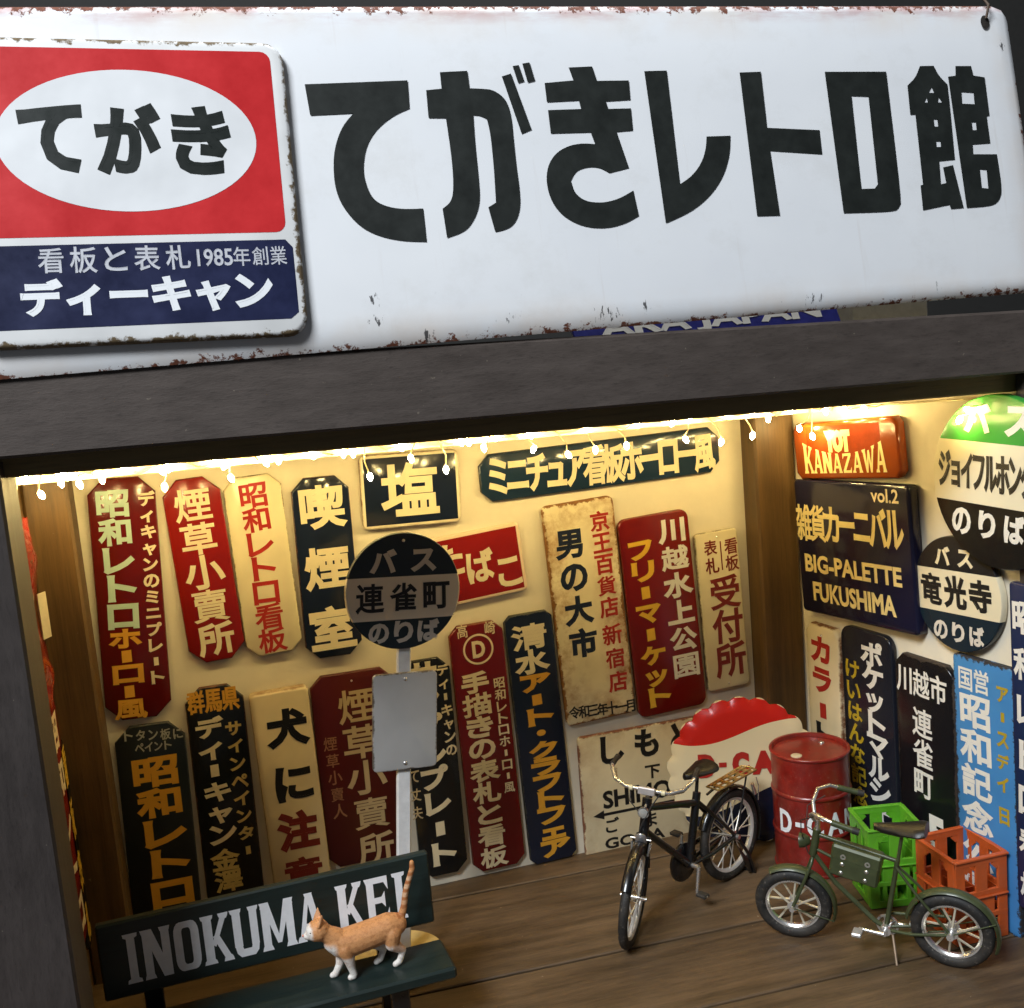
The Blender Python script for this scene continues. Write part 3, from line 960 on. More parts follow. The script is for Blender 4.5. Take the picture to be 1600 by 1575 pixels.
def flat_bar(mb, x0, y0, x1, y1, wd, z):
    d = Vector((x1 - x0, y1 - y0)).normalized()
    n = Vector((-d.y, d.x)) * wd / 2
    mb.add([(x0 - n.x, y0 - n.y, z), (x1 - n.x, y1 - n.y, z), (x1 + n.x, y1 + n.y, z), (x0 + n.x, y0 + n.y, z)], [(0, 1, 2, 3)])


def flat_ring(mb, cx, cy, r0, r1, z, a0=0, a1=360, n=36, sx=1.0):
    vs, fs = [], []
    for k in range(n + 1):
        a = R(a0 + (a1 - a0) * k / n)
        vs += [(cx + r0 * math.cos(a) * sx, cy + r0 * math.sin(a), z), (cx + r1 * math.cos(a) * sx, cy + r1 * math.sin(a), z)]
    fs = [(2 * k, 2 * k + 1, 2 * k + 3, 2 * k + 2) for k in range(n)]
    mb.add(vs, fs)


# the circled D, divider line and arrow
mb = MB()
flat_ring(mb, 0.0004, 0.0665, 0.0088, 0.0101, T0 + 0.00012, 40, 400)
mb.build("emblem_ring", paint('cream'), SIGNS['handpaint'])
mb = MB()
put_text(mb, 'L', 'D', 0.0006, 0.0665, 0, 0, 0.0085, 0.0112, 0.03, T0 + 0.00012)
mb.build("lettering", paint('cream'), SIGNS['handpaint'])
mb = MB()
flat_bar(mb, 0.0024, 0.048, 0.0024, 0.028, 0.0009, T0 + 0.00012)
mb.build("divider_line", paint('maroon'), SIGNS['reception'])
mb = MB()
flat_bar(mb, -0.0335, -0.0140, 0.036, -0.0140, 0.0020, T0 + 0.00012)
mb.add([(-0.038, -0.014, T0 + .00014), (-0.0300, -0.0172, T0 + .00014), (-0.0300, -0.0108, T0 + .00014)], [(0, 1, 2)])
mb.build("arrow", paint('black'), SIGNS['station'])

# KANAZAWA: darker hanging oval with three characters, arched slab letters below
kz = SIGNS['kanazawa']
TK = 0.006
mb = MB()
n = 30
pts = [(-0.035 + 0.070 * k / n, 0.0005 - 0.0068 * math.sin(math.pi * k / n) + 0.0) for k in range(n + 1)]
vs = [(-0.035, 0.0155, TK + .00008), (0.035, 0.0155, TK + .00008)] + [(x, y, TK + .00008) for x, y in reversed(pts)]
mb.add(vs, [tuple(range(len(vs)))])
mb.build("dark_oval", plain("kanazawa_dark", (0.26, 0.035, 0.006), 0.18, var=.15), kz)
mb = MB()
put_slab(mb, "KANAZAWA", -0.0395, 0.0385, -0.0145, 0.0055, TK + 0.00016, 0.08, lambda X: (0.0, 1.0 - 0.40 * (1 - (2 * X - 1) ** 2)))
mb.build("lettering", paint('butter'), kz)
mb = MB()
put_text(mb, 'L', 'YOT', -0.004, 0.0055, 0, 0, 0.024, 0.014, 0.06, TK + 0.00030)
mb.build("lettering", paint('butter'), kz)


def screws(parent, pts, z, r=0.0010):
    for x, y in pts:
        o = MB().lathe([(r * .001, z + .0006), (r * .7, z + .0005), (r, z + .0001)], 10).build("screw", CHROME, parent, smooth=60)
        o.location = (x, y, 0)


screws(SIGNS['reception'], [(0, .0515), (0, -.0515)], T0, .0007)
screws(SIGNS['tobacco_dark'], [(0.0, .057)], T0, .0007)
screws(SIGNS['karaa'], [(0.0, .066)], .005, .0007)
screws(SIGNS['sample'], [(-0.004, .0685)], T0, .0007)


def round_sign(name, r, T, mat, rim_r=0.0):
    prof = [(r * .01, 0), (r, 0), (r, T - .0006), (r - .0004, T - .0001), (r - .0010, T), (r * 0.5, T), (r * 0.002, T)]
    return MB().lathe(prof, 64).build(name, mat, smooth=40)


def disc_text(parent, r, T, rows):
    for text, pc, ypos, xa, xb, w, h, wt in rows:
        mb = MB()
        put_text(mb, 'H', text, xa * r, ypos * r, xb * r, ypos * r, w * r, h * r, wt, T + .00012)
        mb.build("lettering", paint(pc), parent)


g = round_sign("bus_stop_sign", 0.0460, 0.004, enamel("enamel_green_bus", (.05, .33, .05), .092, .092, bands=[(20.4, (.80, .74, .55)), (-13.0, (.012, .011, .010))], gloss=.14, chip=.5))
g.matrix_world = wall_matrix('r', 0.2014, 0.2532, R(-1.5), 0.006)
tag(g, "round bus stop sign with a green top, cut by the right edge", "sign", "round bus stop signs")
disc_text(g, 0.0460, .004, [("バス", 'white', .71, -.30, .30, .40, .36, .06), ("ジョイフルホンダ", 'black', .09, -.81, .42, .20, .44, .05), ("のりば", 'white', -.51, -.55, .23, .30, .34, .05)])
g = round_sign("bus_stop_sign", 0.0328, 0.004, enamel("enamel_small_bus", (.014, .014, .016), .067, .067, bands=[(13.2, (.76, .68, .48)), (-11.4, (.010, .022, .035))], gloss=.25, chip=.6, rust=.1))
g.matrix_world = wall_matrix('r', 0.1650, 0.1866, R(2.5), 0.0015)
tag(g, "smaller round black and white bus stop sign below the green topped one", "sign", "round bus stop signs")
disc_text(g, 0.0328, .004, [("バス", 'cream', .64, -.26, .26, .36, .34, .05), ("竜光寺", 'black', .03, -.57, .55, .50, .56, .05), ("のりば", 'disc_pale', -.67, -.40, .42, .34, .36, .05)])

# ------------------------------------------------------------------ the big shop sign above the box
LEAN = R(9.5)
big = empty("shop_sign", (0, -0.225, 0.349), (math.pi / 2 - LEAN, 0, 0))
tag(big, "large white enamel shop sign with seven big black characters along the top", "sign")
# local x right, y up the plate, z out of the plate


def big_enamel():
    m, nt, b = new_mat("big_sign_enamel")
    oc = obj_coord(nt)
    sep = nt.nodes.new("ShaderNodeSeparateXYZ")
    nt.links.new(oc, sep.inputs[0])
    x, y = sep.outputs[0], sep.outputs[1]
    n_big = noise(nt, 9.0, 4, 0.6, oc)
    c = mix_rgb(nt, ramp(nt, n_big, 0.3, 0.75), (0.80, 0.815, 0.84), (0.87, 0.88, 0.89))
    gr = noise(nt, 22.0, 7, 0.72, oc)
    c = mix_rgb(nt, math_node(nt, 'MULTIPLY', ramp(nt, gr, 0.52, 0.78), 0.35), c, (0.60, 0.58, 0.54))
    mp0 = nt.nodes.new("ShaderNodeMapping")
    mp0.inputs["Scale"].default_value = (160, 9, 20)
    nt.links.new(oc, mp0.inputs[0])
    run = noise(nt, 1.0, 4, 0.6, mp0.outputs[0])
    c = mix_rgb(nt, math_node(nt, 'MULTIPLY', ramp(nt, run, 0.62, 0.80), 0.30), c, (0.55, 0.47, 0.40))
    # cream yellowing towards the rims
    top_d = math_node(nt, 'SUBTRACT', 0.1425, y)
    rgt_d = math_node(nt, 'SUBTRACT', 0.2175, x)
    d = math_node(nt, 'MINIMUM', math_node(nt, 'MINIMUM', top_d, rgt_d), math_node(nt, 'ADD', y, 0.001))
    yel = math_node(nt, 'MULTIPLY', ramp(nt, d, 0.018, 0.0), ramp(nt, noise(nt, 25, 4, .6, oc), .4, .75))
    c = mix_rgb(nt, math_node(nt, 'MULTIPLY', yel, 0.6), c, (0.72, 0.52, 0.33))
    # pink worn band under the top rim
    mp = nt.nodes.new("ShaderNodeMapping")
    mp.inputs["Scale"].default_value = (22, 90, 60)
    nt.links.new(oc, mp.inputs[0])
    st = noise(nt, 1.0, 6, 0.7, mp.outputs[0])
    tb = math_node(nt, 'MULTIPLY', ramp(nt, top_d, 0.0095, 0.001), ramp(nt, st, 0.45, 0.62))
    c = mix_rgb(nt, math_node(nt, 'MULTIPLY', tb, 0.75), c, (0.50, 0.20, 0.19))
    # rust along the rims
    n1 = noise(nt, 190.0, 8, 0.75, oc)
    n_lo = noise(nt, 7.0, 2, 0.5, oc)
    amp = math_node(nt, 'MULTIPLY_ADD', ramp(nt, n_lo, 0.35, 0.7), 0.013, 0.003)
    lim = math_node(nt, 'MULTIPLY', math_node(nt, 'SUBTRACT', n1, 0.44), amp)
    f = ramp(nt, math_node(nt, 'SUBTRACT', math_node(nt, 'MULTIPLY', lim, 2.6), math_node(nt, 'SUBTRACT', d, 0.0006)), -0.0002, 0.0006)
    rc = mix_rgb(nt, noise(nt, 800, 3, .6, oc), (0.035, 0.015, 0.012), (0.30, 0.09, 0.04))
    c = mix_rgb(nt, f, c, rc)
    # a few dark scuffs of their own
    mp2 = nt.nodes.new("ShaderNodeMapping")
    mp2.inputs["Scale"].default_value = (120, 38, 60)
    nt.links.new(oc, mp2.inputs[0])
    s2 = noise(nt, 1.0, 5, 0.7, mp2.outputs[0])
    low = math_node(nt, 'MULTIPLY', ramp(nt, y, 0.022, 0.004), ramp(nt, s2, 0.66, 0.70))
    c = mix_rgb(nt, math_node(nt, 'MULTIPLY', low, 0.85), c, (0.05, 0.045, 0.045))
    s3 = noise(nt, 130.0, 4, 0.7, oc)
    c = mix_rgb(nt, math_node(nt, 'MULTIPLY', ramp(nt, s3, 0.80, 0.82), 0.5), c, (0.25, 0.22, 0.2))
    mp4 = nt.nodes.new("ShaderNodeMapping")
    mp4.inputs["Scale"].default_value = (520, 170, 200)
    nt.links.new(oc, mp4.inputs[0])
    s4 = noise(nt, 1.0, 5, 0.7, mp4.outputs[0])
    # scuffs and rubbed places, each with a place of its own (mm)
    for sx_, sy_, rx_, ry_ in [(-57.2, 7.7, 7.3, 3.0), (-13.7, 6.9, 8.6, 4.0), (88.3, 5.1, 9.9, 3.3), (-93.2, 4.4, 4.0, 4.6), (-95.3, 115.9, 9.2, 7.3), (4.4, 7.8, 3.0, 4.6), (-114.3, 11.3, 6.6, 3.3), (209.1, 122.2, 3.3, 4.6), (-114.6, 19.3, 4.6, 5.3)]:
        ux = math_node(nt, 'DIVIDE', math_node(nt, 'SUBTRACT', x, sx_ * MM), rx_ * MM)
        uy = math_node(nt, 'DIVIDE', math_node(nt, 'SUBTRACT', y, sy_ * MM), ry_ * MM)
        dd = math_node(nt, 'SUBTRACT', 1.0, math_node(nt, 'ADD', math_node(nt, 'MULTIPLY', ux, ux), math_node(nt, 'MULTIPLY', uy, uy)))
        pale = sy_ > 100 and sx_ < 0
        fm = ramp(nt, math_node(nt, 'ADD', math_node(nt, 'MULTIPLY', dd, 0.15), math_node(nt, 'SUBTRACT', s4, 0.665)), 0.0, 0.04 if not pale else 0.5)
        fm = math_node(nt, 'MULTIPLY', fm, math_node(nt, 'GREATER_THAN', dd, 0.0))
        c = mix_rgb(nt, math_node(nt, 'MULTIPLY', fm, 0.25 if pale else 0.9), c, (0.45, 0.47, 0.45) if pale else (0.03, 0.028, 0.03))
    nt.links.new(c, b.inputs["Base Color"])
    nt.links.new(math_node(nt, 'MULTIPLY_ADD', f, 0.45, 0.33), b.inputs["Roughness"])
    bump(nt, b, noise(nt, 14.0, 2, 0.5, oc), 0.22, 0.003)
    return m


def big_plate():
    """plate with rolled top, right rim and a lip bent back along the bottom"""
    xs = [-0.335] + [-0.32 + i * 0.03 for i in range(17)] + [0.17, 0.185, 0.198, 0.207, 0.2125, 0.2155, 0.2170]
    mbp = MB()
    prof_n = None
    cols = []
    for x in xs:
        t = (x + 0.26) / 0.46
        lip = 0.0125 + (0.0060 - 0.0125) * max(-.2, min(1.1, t))
        cut = 0.0
        if x > 0.207:                       # rounded right corners
            u = (x - 0.207) / 0.0100
            cut = 0.0095 * (1 - math.sqrt(max(0.0, 1 - u * u)))
        zr = 0.0 if x < 0.2125 else (-0.0006 if x < 0.2155 else (-0.0015 if x < 0.2165 else -0.0035))
        top = 0.1425 - cut
        bot = 0.0 + cut
        p = [(bot + 0.0035, -0.0100), (bot + 0.0006, -0.0036), (bot + lip * 0.30, -0.0017), (bot + lip * 0.75, -0.0006), (bot + lip, -0.0002), (bot + lip + 0.0025, 0.0), (0.035, 0.0003), (0.07, 0.0005), (0.105, 0.0003), (top - 0.004, 0.0), (top - 0.0012, -0.0006), (top, -0.0025), (top, -0.008)]
        cols.append([(x, y, z + zr) for y, z in p])
    m = len(cols[0])
    vs = [p for c in cols for p in c]
    fs = []
    for i in range(len(cols) - 1):
        for k in range(m - 1):
            fs.append((i * m + k, (i + 1) * m + k, (i + 1) * m + k + 1, i * m + k + 1))
    mbp.add(vs, fs)
    # back sheet closing the plate
    k = len(mbp.v)
    back = [(x, y, -0.0105) for x in (-0.335, 0.2155) for y in (0.004, 0.139)]
    mbp.add(back, [(0, 1, 3, 2)])
    return mbp


bp = big_plate().build("plate", big_enamel(), big, smooth=55)
for polys in BIG_LETTERS:
    polys = [soften([(x * MM, y * MM) for x, y in p]) for p in polys]
    vs, fs = fill_polys(polys, "letter")
    mb = MB().add([(x, y, 0.00075) for x, y in vs], fs)
    mb.build("letter", plain("letter_black", (0.014, 0.017, 0.015), 0.45, var=0.25, scale=90), big)
# hanging ring and wire at the top right corner
wire = MB().tube([(0.2005, 0.1345, 0.002), (0.2010, 0.140, 0.0042), (0.2030, 0.147, -0.002), (0.2040, 0.170, -0.02)], 0.0007, 6)
wire.build("hanging_wire", plain("rusty_wire", (0.10, 0.07, 0.05), 0.6, 0.5), big, smooth=60)
hole = MB()
flat_ring(hole, 0.2005, 0.1330, 0.0001, 0.0034, 0.0009, 0, 360, 18, 0.75)
hole.build("mounting_hole", plain("worn_hole_iron", (0.035, 0.03, 0.025), 0.8, 0.3, 0.6, 500), big)

# overlaid maker's plate with the oval
LW, LH, LT = 0.1250, 0.1180, 0.0042
logo = plate_mesh(outline(LW, LH, "round", .008), LT, .0016).build("logo_plate", enamel("enamel_logo", (.80, .80, .79), LW, LH, rust=.55, rust_col=(.13, .09, .045), wear_scale=170, gloss=.3), big, smooth=50)
logo.location = (-0.2035, 0.0680, 0.0002)
logo.rotation_euler = (0, 0, R(-1.9))
LW, LH, LT = 0.1250, 0.1180, 0.0042
mb = MB()
rp = rrect(-0.0570, 0.0572, -0.0178, 0.0548, 0.004)
mb.add([(x, y, LT + .0001) for x, y in rp], [tuple(range(len(rp)))])
mb.build("red_field", plain("logo_red", (.56, .022, .025), .3, var=.12, scale=60), logo)
mb = MB()
el = [(0.001 + 0.0478 * math.cos(R(a)), 0.0190 + 0.0276 * math.sin(R(a)), LT + .0002) for a in range(0, 360, 5)]
mb.add(el, [tuple(range(len(el)))])
mb.build("white_oval", enamel("logo_oval_white", (.80, .81, .82), .2, .2, chip=.12, gloss=.3), logo)
mb = MB()
put_text(mb, 'H', "てがき", -0.0268, 0.0198, 0.0278, 0.0188, 0.0240, .0275, .058, LT + .0003, 0.3)
mb.build("lettering", paint('sign_black'), logo)
mb = MB()
npn = [(-.0560, -.0245), (-.0530, -.0208), (.0565, -.0208), (.0592, -.0240), (.0592, -.0500), (.0560, -.0525), (-.0530, -.0525), (-.0560, -.0490)]
mb.add([(x, y, LT + .0001) for x, y in reversed(npn)], [tuple(range(8))])
mb.build("navy_field", plain("logo_navy", (.012, .016, .055), .3, var=.3, scale=70), logo)
mb = MB()
put_text(mb, 'H', "看板と表札", -0.0310, -0.0268, 0.0150, -0.0268, .0092, .0096, .02, LT + .0002)
put_text(mb, 'H', "創業", 0.0462, -0.0272, 0.0532, -0.0272, .0062, .0072, .015, LT + .0002)
put_text(mb, 'H', "年", 0.0390, -0.0272, 0.0390, -0.0272, .0062, .0072, .015, LT + .0002)
put_text(mb, 'L', "1985", 0.0288, -0.0272, 0, 0, .0135, .0068, .015, LT + .0002)
mb.build("lettering", plain("paint_logo_grey", (.55, .56, .60), .4), logo)
mb = MB()
put_text(mb, 'H', "ディーキャン", -0.0355, -0.0408, 0.0425, -0.0408, .0150, .0140, .055, LT + .0002, 0.3)
mb.build("lettering", paint('print_white'), logo)

# things lying on top of the box, glimpsed through the gap under the big sign
bs = MB().box((0, 0, 0), (0.150, 0.003, 0.040), bev=.0006).build("blue_plate", plain("blue_plate_enamel", (.018, .022, .20), .3, var=.25))
bs.location = (0.070, -0.150, 0.3505)
bs.rotation_euler = (R(-28), R(-0.4), 0)
tag(bs, "blue plate with white letters glimpsed in the gap under the big sign", "sign")
mb = MB()
put_text(mb, 'L', 'ARA JAPAN', 0.002, -0.0030, 0, 0, 0.125, 0.013, .05, .0017)
lt = mb.build("lettering", paint('white'), bs)
lt.rotation_euler = (math.pi / 2, 0, 0)
cb = MB().box((0, 0, 0), (0.048, 0.06, 0.030), bev=.001).build("white_carton", plain("carton_white", (.62, .64, .62), .6))
cb.location = (0.176, -0.125, 0.3468)
tag(cb, "pale carton on top of the box at the right end of the gap", "box")

# ------------------------------------------------------------------ fairy lights on a cream rail
rail = prism_xz("light_rail", [(-0.2833, 0.2950), (0.1985, 0.2861), (0.1985, 0.3150), (-0.2833, 0.3150)], -0.0600, -0.0545, CREAM_RAIL, bev=.0006)
tag(rail, "cream painted rail under the ceiling that carries the lights", "rail")
fl = empty("fairy_lights", (0, 0, 0))
tag(fl, "string of warm glowing fairy lights hung along the cream rail", "string lights")
GLOW = emitter("bulb_glow", (1.0, 0.745, 0.29), BULB_STRENGTH)
WIRE = plain("clear_wire", (0.62, 0.55, 0.35), 0.35, 0.0)


def rail_z(x):
    return 0.2950 + (x + 0.2833) / 0.4568 * (0.2866 - 0.2950)


cable = []
k = 0
x = -0.280
while x < 0.193:
    cable.append((x, -0.0612 - 0.0007 * math.sin(k * 1.7), rail_z(x) + 0.0032 + 0.0022 * math.sin(k * 1.1) + 0.001 * math.sin(k * 2.9)))
    x += 0.006
    k += 1
cable += [(0.1932 + 0.105 * y_ - 0.005, -y_, z_) for y_, z_ in ((0.068, 0.290), (0.085, 0.2885), (0.110, 0.2915), (0.135, 0.293), (0.165, 0.295), (0.192, 0.296))]
MB().tube(cable, 0.00055, 6).build("cable", WIRE, fl, smooth=60)
bulb_mesh = None
BR = 0.0015
x = -0.276
while x < 0.190:                      # extra bulbs added along the rail to imitate its near-continuous glow
    BULBS.append((x * 1000, -62.8, (rail_z(x) + 0.0026 + random.uniform(-.0012, .0016)) * 1000))
    x += random.uniform(0.016, 0.036)
for (bx, by, bz) in BULBS:
    bx, by, bz = bx * MM, by * MM, bz * MM
    if bulb_mesh is None:
        prof = [(BR * .02, -BR * 1.9), (BR * .55, -BR * 1.6), (BR * .95, -BR * .7), (BR, 0), (BR * .85, BR * .7), (BR * .5, BR * 1.1)]
        b = MB().lathe(prof, 12).build("bulb", GLOW, fl, smooth=80)
        bulb_mesh = b
    else:
        b = copy_obj(bulb_mesh, fl)
    b.location = (bx, by, bz)
    sway = random.uniform(-35, 35)
    b.rotation_euler = (R(random.uniform(-15, 15)), R(sway), 0)
    # lead from the cable to the bulb
    top = min(cable, key=lambda p: (p[0] - bx - 0.004 * math.sin(bx * 900)) ** 2 + (p[1] - by) ** 2)
    neck = Vector((bx, by, bz)) + Vector((math.sin(R(sway)), 0, math.cos(R(sway)))) * BR * 1.2
    mid = (Vector(top) + neck) / 2 + Vector((random.uniform(-.002, .002), -0.003, -0.001))
    if (Vector(top) - neck).length > 0.004:
        MB().tube([top, tuple(mid), tuple(neck)], 0.0004, 5).build("lead_wire", WIRE, fl, smooth=60)

# ------------------------------------------------------------------ left wall: red cellophane bag and narrow signs seen edge on
def crumple_bag():
    mbb = MB()
    nu, nv = 10, 30
    vs = []
    for j in range(nv + 1):
        v = j / nv
        wv = 0.017 * (1 - 0.45 * abs(2 * v - 1) ** 3)
        for i in range(nu * 2):
            a = 2 * math.pi * i / (nu * 2)
            cr = 1 + 0.16 * math.sin(5 * a + 9 * v) + 0.12 * math.sin(3 * a - 21 * v) + 0.07 * math.sin(11 * a + 33 * v)
            vs.append((0.0036 * (1 + .4 * math.sin(v * 9)) * cr * math.cos(a), wv * cr * math.sin(a), -0.098 * v))
    fs = []
    n_ = nu * 2
    for j in range(nv):
        for i in range(n_):
            fs.append((j * n_ + i, j * n_ + (i + 1) % n_, (j + 1) * n_ + (i + 1) % n_, (j + 1) * n_ + i))
    fs += [tuple(range(n_)), tuple(nv * n_ + i for i in range(n_))]
    mbb.add(vs, fs)
    return mbb


bag = empty("cellophane_bag", (-0.2808, -0.074, 0.279))
tag(bag, "shiny red cellophane bag hanging beside the left corner post", "bag")
crumple_bag().build("bag", plain("red_cellophane", (.22, .010, .006), .12, var=.5, scale=60, coat=.8), bag, smooth=40)
tg = MB().box((0.0050, 0.006, -0.052), (0.0006, 0.007, 0.024), Euler((0, 0, R(-28))).to_matrix()).build("paper_label", plain("paper_label", (.55, .48, .33), .7), bag)
MB().tube([(0, 0, -.001), (0, 0, 0.020)], .0005, 5).build("cord", WIRE, bag)
for nm, (yy, zz, ww, hh, cc, pc, tx, lab) in {
    'a': (-0.062, 0.110, 0.040, 0.135, RED, 'cream', "昭和レトロ", "red sign with cream characters edge-on on the left wall below the bag"),
    'b': (-0.040, 0.090, 0.018, 0.120, BLACK, 'yellow', "看板表札", "black sign with yellow characters edge-on between left post and red sign"),
}.items():
    pm = plate_mesh(outline(ww, hh, 'chamfer', .004), .003)
    sg = pm.build("enamel_sign", enamel("enamel_left_" + nm, cc, ww, hh, gloss=.25), smooth=50)
    M = Matrix((Vector((0, 1, 0)), Vector((0, 0, 1)), Vector((1, 0, 0)))).transposed().to_4x4()
    M.translation = (-0.2832, yy, zz)
    sg.matrix_world = M
    tag(sg, lab, "sign", "signs on the left wall")
    mb = MB()
    put_text(mb, 'V', tx, 0, hh * .38, 0, -hh * .38, ww * .7, hh / len(tx) * .75, .06, .00312)
    mb.build("lettering", paint(pc), sg)

# ------------------------------------------------------------------ bus stop on its pole
stop = empty("bus_stop", (-0.1125, -0.088, 0.0), (0, R(5.75), R(4)))
tag(stop, "miniature bus stop with round navy and white sign on a white pole", "bus stop")
MB().lathe([(.001, 0), (.0265, 0), (.0270, .0010), (.0270, .0048), (.0260, .0060), (.012, .0062), (.001, .0062)], 48).build("base", plain("stop_base_ochre", (.62, .47, .20), .6, var=.2, scale=90), stop, smooth=40)
bpos = bpy.data.objects["base"]
bpos.rotation_euler = (0, R(-5.75), 0)
bpos.location = (-0.002, 0.003, 0.001)
PW = plain("pole_white_paint", (.82, .81, .79), .45, var=.12, scale=120)
MB().box((0, 0, .1030), (.0080, .0035, .198), bev=.0008).build("pole", PW, stop)
DR = .0322
dm = enamel("enamel_stop_disc", (.016, .026, .040), .0644, .0644, bands=[(8.2, (.80, .74, .64)), (-15.6, (.012, .026, .036))], gloss=.4, rust=.12, rust_col=(.06, .035, .02))
dc = round_sign("round_sign", DR, .0024, dm)
dc.parent = stop
dc.location = (-0.0012, -0.0022, 0.2185)
dc.rotation_euler = (math.pi / 2, 0, 0)
disc_text(dc, DR, .0024, [("バス", 'disc_pale', .52, -.35, .35, .46, .42, .055), ("連雀町", 'black', -.10, -.58, .58, .46, .48, .04), ("のりば", 'disc_pale', -.70, -.43, .43, .38, .38, .055)])
pl = plate_mesh(rrect(-.0183, .0183, -.0275, .0275, .0028), .0018, .0004).build("notice_plate", enamel("enamel_notice", (.47, .46, .44), .0366, .055, rust=.22, rust_col=(.10, .08, .06), gloss=.5), stop, smooth=50)
pl.location = (0.0, -0.0020, 0.1452)
pl.rotation_euler = (math.pi / 2, 0, 0)
screws(pl, [(0, .0240), (0, -.0238)], .0018, .0011)
screws(dc, [(0, .0278)], .0024, .0009)

# ------------------------------------------------------------------ bench
BA = R(1.75)
bench = empty("bench", (-0.1826, -0.1398, 0.0), (0, 0, BA))
tag(bench, "dark green miniature bench with INOKUMA KEI in white on its backrest", "bench")
bb = MB().box((0, 0, 0), (.1640, .0050, .0390), bev=.0009).build("backrest", BENCH_GREEN, bench)
bb.location = (0, .0026, .0690)
mb = MB()
put_slab(mb, "INOKUMA KEI", -.0712, .0690, -.0130, .0125, 0.0, .07)
lt = mb.build("lettering", plain("bench_letter_white", (.87, .88, .90), .4, var=.06), bb)
lt.location = (0, -.00265, .0000)
lt.rotation_euler = (math.pi / 2, 0, 0)
MB().box((-.0025, -.0150, .0368), (.1740, .0310, .0062), bev=.0012).build("seat", BENCH_GREEN, bench)
for sx in (-.0600, .0560):
    MB().box((sx, .0085, .0300), (.0090, .0060, .0600), bev=.0006).build("leg", BLACK_PAINT, bench)
    MB().box((sx, -.0220, .0166), (.0090, .0060, .0330), bev=.0006).build("leg", BLACK_PAINT, bench)

